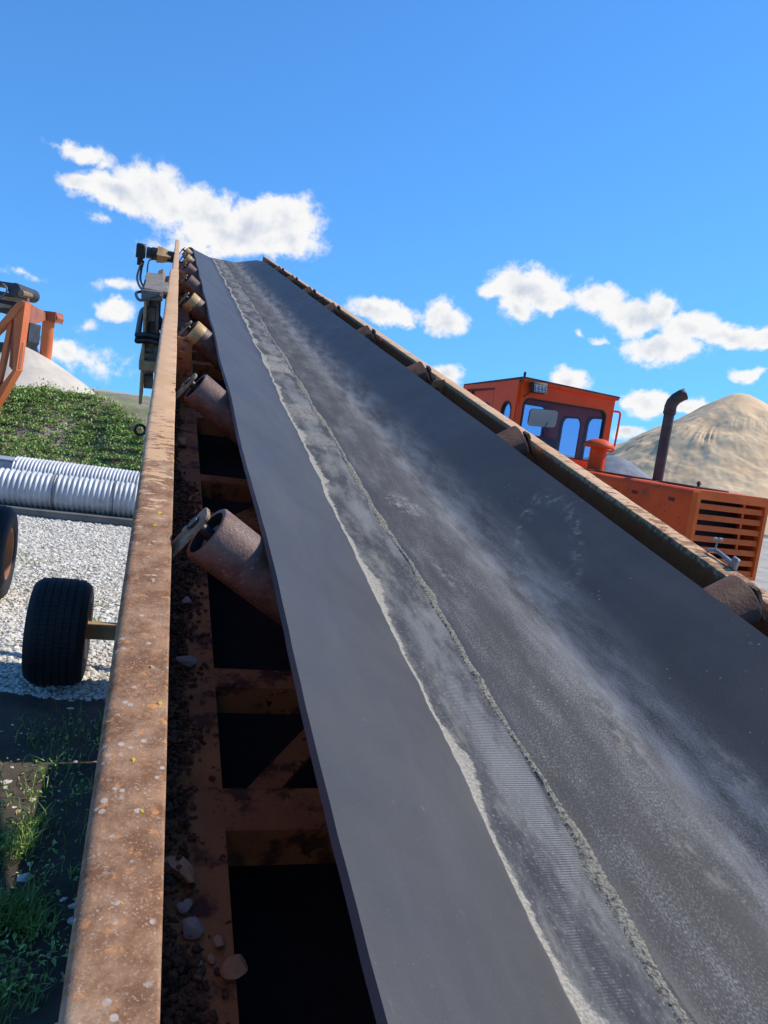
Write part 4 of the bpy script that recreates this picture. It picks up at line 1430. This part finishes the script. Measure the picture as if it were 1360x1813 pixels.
# grille: dark recess, frame and slats
gy0 = -HL
bm = bmesh.new(); box(bm, (HXC, gy0 + .42, 1.49), (1.02, .03, .88))
grille = part('grille', bm, 'seal', ld)
bm = bmesh.new()
plate(bm, [(HX0 - .005, 1.02), (HX1 + .005, 1.02), (HX1 + .005, HZ - .03), (HX1 - .05, HZ + .005), (HX0 + .05, HZ + .005), (HX0 - .005, HZ - .03)], [[(HX0 + .045, 1.06), (HX1 - .045, 1.06), (HX1 - .045, HZ - .10), (HX0 + .045, HZ - .10)]], .09, Matrix.Translation((0, gy0 + .09, 0)) @ XR)
part('grille_frame', bm, 'slat_orange', grille)
for k in range(7):
    z = HZ - .175 - k * .122
    bm = bmesh.new(); box(bm, (HXC, gy0 + .03, z), (.975, .014, .066), Matrix.Rotation(R_(-12), 3, 'X'), bevel=.003)
    part('slat', bm, 'slat_orange', grille)
bm = bmesh.new(); box(bm, (1.12, gy0 + .060, 1.49), (.03, .012, .80))
part('grille_upright', bm, 'slat_orange', grille)
# rusty flaps on the hood
for (x0, x1, y0, y1, h_) in ((.55, 1.1, -3.2, -2.6, .022), (.56, 1.0, -2.1, -1.30, .02), (.52, .95, -1.2, -.35, .016)):
    bm = bmesh.new(); box(bm, ((x0 + x1) / 2, (y0 + y1) / 2, HZ + h_ * .5 + .004), (x1 - x0, y1 - y0, h_), Matrix.Rotation(R_(.8), 3, 'Y'), bevel=.004)
    part('hood_flap', bm, 'roof_rust', ld)
bm = bmesh.new(); lathe(bm, [(0, 0), (.016, 0), (.016, .03), (.03, .035), (.012, .07), (0, .07)], Matrix.Translation((.66, -3.16, HZ + .022)), 8)
part('flap_catch', bm, 'roof_rust', ld)
# exhaust stack with its slash-cut bend
ex = Vector((.87, -2.22, HZ))
bm = bmesh.new()
lathe(bm, [(0, -.02), (.12, -.02), (.12, .012), (.066, .02), (.066, .88), (.080, .88), (.080, .91), (.066, .91)], Matrix.Translation(ex), 24)
pth = [ex + Vector((0, 0, .87)), ex + Vector((0, 0, .97)), ex + Vector((.008, -.008, 1.02)), ex + Vector((.035, -.030, 1.075)), ex + Vector((.085, -.065, 1.125)), ex + Vector((.125, -.09, 1.15))]
tube(bm, pth, [.076] * 6, 24, caps=False)
exo = part('exhaust_stack', bm, 'exhaust', ld, smooth=True)
so = exo.modifiers.new('wall', 'SOLIDIFY'); so.thickness = .006
# air pre-cleaner with its mushroom cap
pc = Vector((.87, -.90, HZ))
bm = bmesh.new()
lathe(bm, [(0, -.02), (.118, -.02), (.118, .33), (.13, .345), (0, .345)], Matrix.Translation(pc), 24)
pre = part('precleaner', bm, 'loader_faded', ld, smooth=True)
bm = bmesh.new()
lathe(bm, [(0, .34), (.20, .335), (.222, .35), (.222, .365), (.19, .415), (.12, .452), (.05, .468), (0, .47)], Matrix.Translation(pc), 28)
part('cap', bm, 'loader_faded', pre, smooth=True)
# chassis, fenders and wheels that carry it
bm = bmesh.new(); box(bm, (.87, -.8, .86), (.8, 5.0, .34), bevel=.02)
part('chassis', bm, 'loader_faded', ld)
for (x, y) in ((-.04, -1.75), (1.78, -1.75), (-.04, 1.75), (1.78, 1.75)):
    wheel(ld, Vector((x, y, .72)), .72, .52, (1, 0, 0), 'rim_orange')
bm = bmesh.new(); box(bm, (.87, -1.75, .72), (1.8, .2, .2)); box(bm, (.87, 1.75, .72), (1.8, .2, .2))
part('axle', bm, 'seal', ld)

# ------------------------------------------------------------------ corrugated pipes by the bank


def corrugated(name, p, q, R, pitch, amp, label, rings, seg=40):
    p, q = Vector(p), Vector(q)
    L = (q - p).length
    root = empty(name, Matrix.Translation(p) @ basis(q - p, (0, 0, 1)).to_4x4())
    tag(root, label, 'pipe', 'corrugated steel pipes before the bank')
    bm = bmesh.new()
    n = int(L / pitch * 7)
    lathe(bm, [(R + amp * math.cos(2 * math.pi * (i / n * L) / pitch), i / n * L) for i in range(n + 1)], seg=seg)
    o = part('shell', bm, 'galvanised', root, smooth=False)
    for pl in o.data.polygons: pl.use_smooth = True
    sd_ = o.modifiers.new('wall', 'SOLIDIFY'); sd_.thickness = .006
    for z in rings:
        bm = bmesh.new()
        lathe(bm, [(R + amp * .6, z - .012), (R + amp * 1.15, z - .012), (R + amp * 1.15, z + .012), (R + amp * .6, z + .012)], seg=seg)
        cp = part('coupling_band', bm, 'skid_steel', root, smooth=True)
    return root


corrugated('corrugated_pipe', (-8.6, 12.02, .385), (-2.6, 13.44, .385), .285, .082, .017, 'nearer corrugated steel pipe lying on the grey skid beam', (3.22, 4.17))
corrugated('corrugated_pipe', (-6.52, 13.55, .46), (-2.2, 14.25, .46), .33, .060, .013, 'further corrugated steel pipe with its open end at the left', (2.2,))
sk = empty('skid_beam', loc=(-5.6, 12.5, 0))
tag(sk, 'long dark grey beam under the nearer corrugated pipe', 'beam')
bm = bmesh.new(); beam(bm, (-3.1, -.96, .06), (3.0, .48, .06), .09, .11, bevel=.006); part('web', bm, 'skid_steel', sk)
bm = bmesh.new(); beam(bm, (-3.1, -.97, .118), (3.0, .47, .118), .15, .014); part('flange', bm, 'skid_steel', sk)
bm = bmesh.new(); beam(bm, (-3.1, -.53, .06), (3.0, .91, .06), .09, .11, bevel=.006); part('web', bm, 'skid_steel', sk)
bm = bmesh.new(); box(bm, (0, 0, .36), (1.6, .5, .72), Matrix.Rotation(R_(9), 3, 'Z'), bevel=.02)
gb = link('grey_bin', finish('grey_bin', bm, 'grey_box')); gb.location = (-7.28, 13.5, 0)
bm = bmesh.new(); box(bm, (0, 0, .735), (1.64, .54, .03), Matrix.Rotation(R_(9), 3, 'Z'), bevel=.008)
part('lid', bm, 'grey_box', gb)
tag(gb, 'low blue-grey bin at the open end of the further pipe', 'bin')

# ------------------------------------------------------------------ trailer wheel at the left edge
tr = empty('trailer', loc=(-3.66, 7.42, 0))
tag(tr, 'parked trailer with black tyre and orange rim cut off by the left edge', 'trailer')
w2 = wheel(tr, Vector((-.10, .02, .46)), .46, .36, ax_dir, 'rim_orange')
bm = bmesh.new(); beam(bm, Vector((-.1, .02, .46)), Vector((-.1, .02, .46)) - ax_dir * 2.1, .10, .10); part('axle', bm, 'frame_yellow', tr)
bm = bmesh.new(); beam(bm, Vector((-.95, -1.5, .80)), Vector((-1.65, .9, .80)), .10, .16); part('chassis_rail', bm, 'frame_yellow', tr)
bm = bmesh.new(); box(bm, (-1.35, -.3, .60), (.12, .12, .26)); part('spring_block', bm, 'dark_steel', tr)

# ------------------------------------------------------------------ orange plant on the left
DP = 16.0
pl_base = Vector((-8.9, DP, 0))
plant = empty('screening_plant', loc=pl_base)
tag(plant, 'orange steel screening plant with hanging round column at the left edge', 'plant machine')


def pp(x, y, Y=DP): return at(x, y, Y) - pl_base


def slab(name, pix, mat, depth=.22, Y=DP, parent=None):
    """steel plate outlined by its corners, standing at distance Y, with depth going back"""
    bm = bmesh.new()
    f0 = [bm.verts.new(pp(q[0], q[1], q[2] if len(q) > 2 else Y)) for q in pix]
    f1 = [bm.verts.new(v.co + Vector((0, depth, 0))) for v in f0]
    n = len(pix)
    for i in range(n):
        j = (i + 1) % n
        bm.faces.new((f0[i], f1[i], f1[j], f0[j]))
    bm.faces.new(f0); bm.faces.new(f1[::-1])
    return part(name, bm, mat, parent or plant)


slab('corner_post', [(25, 561), (32, 535), (45, 533.5), (40, 573), (35, 612), (29, 655), (0, 706), (-60, 806), (-60, 786), (0, 684), (22, 656), (24, 610)], 'plant_orange', .26)
slab('diagonal_brace', [(-60, 622), (0, 570), (33, 532), (44, 534), (25, 561), (0, 584), (-60, 644)], 'plant_orange', .20, DP - .03)
slab('thin_brace', [(-10, 700), (0, 640), (14, 571), (22, 563), (18, 592), (0, 676), (-8, 716)], 'plant_orange', .14, DP + .04)
slab('dark_brace', [(16, 648), (23, 566), (25.5, 563), (24.5, 612), (21.5, 655)], 'plant_rust', .12, DP + .06)
slab('side_bar', [(38, 606), (35.5, 606), (30, 655), (32.5, 652)], 'plant_rust', .10, DP + .05)
slab('arm', [(43, 534, 16.1), (55, 541, 17.6), (64, 545, 18.8), (73, 551, 20), (74, 563, 20), (66, 566, 19), (54, 570, 17.6), (41, 573, 16.1)], 'plant_rust', .30, DP + .05)
slab('end_box', [(73, 549.5), (99, 552.5), (98, 571), (87, 568), (71, 566)], 'plant_rust', .45, 20.0)
slab('end_cap', [(99, 552), (102, 563), (98.5, 570)], 'plant_rust', .38, 20.03)
bm = bmesh.new()
ct0, ct1 = pp(86.5, 566.5, 20.2), pp(79.5, 648, 20.2)
ct1.x = ct0.x
rad_ = .148
lathe(bm, [(0, 0), (rad_ * 1.03, 0), (rad_ * 1.03, -.04), (rad_, -.05), (rad_, ct1.z - ct0.z + .12), (rad_ * .95, ct1.z - ct0.z + .12), (rad_ * .95, 1.9 - ct0.z), (0, 1.9 - ct0.z)], Matrix.Translation(ct0), 28)
col_ = part('round_column', bm, 'plant_orange', plant, smooth=True)
col_['label'] = 'orange round column hanging from the arm'
slab('top_beam', [(-60, 506), (0, 523), (34, 531), (32, 535), (0, 529.5), (-60, 514)], 'plant_beam', .18, DP + .3)
slab('lower_beam', [(-60, 522), (0, 536.5), (21, 541), (17, 546), (0, 543), (-60, 530)], 'plant_beam', .18, DP + .3)
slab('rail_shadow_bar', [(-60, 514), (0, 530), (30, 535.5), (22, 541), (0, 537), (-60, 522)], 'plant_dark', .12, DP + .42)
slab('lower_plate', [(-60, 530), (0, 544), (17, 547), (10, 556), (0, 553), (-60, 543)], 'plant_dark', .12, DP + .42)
# end roller and belt on top
bm = bmesh.new()
rc0 = pp(27, 513, DP + .1)
lathe(bm, [(0, -.05), (.13, -.05), (.14, 0), (.14, .8), (0, .8)], Matrix.Translation(rc0) @ Matrix.Rotation(R_(-90), 4, 'X'), 24)
part('end_roller', bm, 'plant_dark', plant, smooth=True)
slab('carrying_belt', [(-60, 486), (0, 497.5), (20, 500.5), (29, 504), (31.5, 512), (26, 508), (0, 502), (-60, 492)], 'plant_dark', .8, DP + .1)
slab('lower_belt', [(-60, 507), (0, 521), (27, 525), (27, 521), (0, 515), (-60, 501)], 'plant_dark', .7, DP + .15)
bm = bmesh.new()
mm_ = pp(46.5, 522, DP + .12)
lathe(bm, [(0, -.14), (.075, -.14), (.075, .02), (.062, .03), (.062, .12), (0, .13)], Matrix.Translation(mm_) @ Matrix.Rotation(R_(-90), 4, 'X') @ Matrix.Rotation(R_(18), 4, 'Y'), 18)
box(bm, mm_ + Vector((-.10, 0, -.01)), (.10, .10, .07)); box(bm, mm_ + Vector((.02, .02, -.11)), (.05, .08, .12))
part('gear_motor', bm, 'bracket_rust', plant, smooth=True)
bm = bmesh.new(); tube(bm, catmull([pp(-4, 531), pp(6, 523), pp(12.5, 514), pp(8, 505), pp(4, 502.5)], 6), .018, 8)
part('cable', bm, 'tower_steel', plant, smooth=True)
slab('feed_chute', [(41, 574), (53.5, 571), (50, 604), (44, 613), (40, 606), (36, 604)], 'plant_dark', .5, DP + .3)
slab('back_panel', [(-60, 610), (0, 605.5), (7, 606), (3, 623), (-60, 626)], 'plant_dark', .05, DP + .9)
slab('base_frame', [(-60, 780), (-48, 774), (-48, 812), (-60, 822)], 'plant_orange', .5, DP)
bm = bmesh.new()
p_ = pp(-66, 800); box(bm, (p_.x, p_.y + .3, (p_.z) / 2), (.4, .6, abs(p_.z) + .3)); part('foot', bm, 'plant_orange', plant)

# distant dark tower behind the heap
DT = 60.0
tb_ = at(60, 625, DT); tb_.z = 0
tower = empty('distant_tower', loc=tb_)
tag(tower, 'distant dark steel tower showing behind the pale sand heap', 'tower')


def tp(x, y): return at(x, y, DT) - tb_


for (x0, y0, x1, y1, w) in ((58, 604, 52, 640, .28), (62, 603, 57, 640, .28), (50, 603, 46, 640, .16), (62, 610, 70, 632, .2), (49, 606, 63, 603, .18), (50, 612, 60, 604, .12)):
    bm = bmesh.new(); beam(bm, tp(x0, y0), tp(x1, y1), w, w)
    part('strut', bm, 'tower_steel', tower)
for (x, y, w, h_) in ((64, 597, .40, .34), (54, 599, .26, .22)):
    bm = bmesh.new(); box(bm, tp(x, y), (w * 1.2, .5, h_ * 1.1)); part('drive_housing', bm, 'tower_steel', tower)
for (x, y) in ((50, 596), (53, 590), (57, 592)):
    bm = bmesh.new(); beam(bm, tp(x, y), tp(x + 2, y + 12), .08, .08); part('railing_post', bm, 'tower_steel', tower)
for x0, y0 in ((54, 640), (48, 640)):
    bm = bmesh.new(); a_ = tp(x0, y0); beam(bm, a_, Vector((a_.x, a_.y, 0)), .3, .3); part('leg', bm, 'tower_steel', tower)

# ------------------------------------------------------------------ grass by the conveyor


def grass(tufts, name, label):
    V, Fq = [], []
    for (x, y, n, h, r) in tufts:
        c = onground(x, y)
        for _ in range(n):
            a = random.uniform(0, 2 * math.pi); d = r * math.sqrt(random.random())
            p = Vector((c.x + d * math.cos(a), c.y + d * math.sin(a), 0))
            L = h * random.uniform(.5, 1.2); lean = Vector((random.gauss(0, .28), random.gauss(0, .28), 1)).normalized()
            sd_ = Vector((random.gauss(0, 1), random.gauss(0, 1), 0)).normalized() * random.uniform(.0018, .0036)
            m = p + lean * L * .55; t = m + (lean + Vector((lean.x * 1.6, lean.y * 1.6, -.35))).normalized() * L * .5
            i = len(V)
            V += [p - sd_, p + sd_, m + sd_ * .8, m - sd_ * .8, t]
            Fq += [(i, i + 1, i + 2, i + 3), (i + 3, i + 2, i + 4)]
    me = bpy.data.meshes.new(name)
    me.from_pydata([tuple(v) for v in V], [], Fq)
    me.materials.append(MATS['grass_blade']); me.update()
    tag(link(name, me), label, 'grass', kind='stuff')


tf = [(30, 1640, 160, .17, .10), (5, 1625, 120, .15, .10), (60, 1655, 60, .13, .08), (25, 1500, 90, .13, .10), (5, 1520, 90, .11, .12), (60, 1470, 50, .15, .08), (10, 1780, 60, .1, .1), (40, 1760, 30, .1, .1),
      (120, 1330, 90, .10, .25), (170, 1100, 40, .07, .08), (160, 1060, 30, .06, .10), (178, 1075, 25, .07, .06), (60, 1000, 40, .08, .15), (40, 985, 30, .08, .12), (100, 1290, 70, .1, .3),
      (40, 1400, 120, .12, .35), (100, 1500, 90, .10, .3), (80, 1600, 70, .1, .2)]
grass(tf, 'grass', 'thin green grass tufts on the shaded ground left of the rail')
# low broad-leaved weeds among the grass
pts = []
for (x, y, n, r) in ((10, 1500, 120, .16), (20, 1660, 160, .18), (70, 1420, 160, .4), (110, 1550, 140, .3), (10, 1740, 90, .15), (60, 1700, 120, .2), (120, 1320, 120, .4)):
    c = onground(x, y)
    q = RNG.normal(0, .5, (n, 2)) * r
    pts.append(np.column_stack([c.x + q[:, 0], c.y + q[:, 1], np.abs(RNG.normal(0, .02, n)) + .005]))
leaf_cloud('ground_weeds', np.concatenate(pts), .028, ['weed_leaf', 'dry_leaf'], 'small low weeds on the shaded ground beside the rail', 'weeds', seed=12, mix=.3)
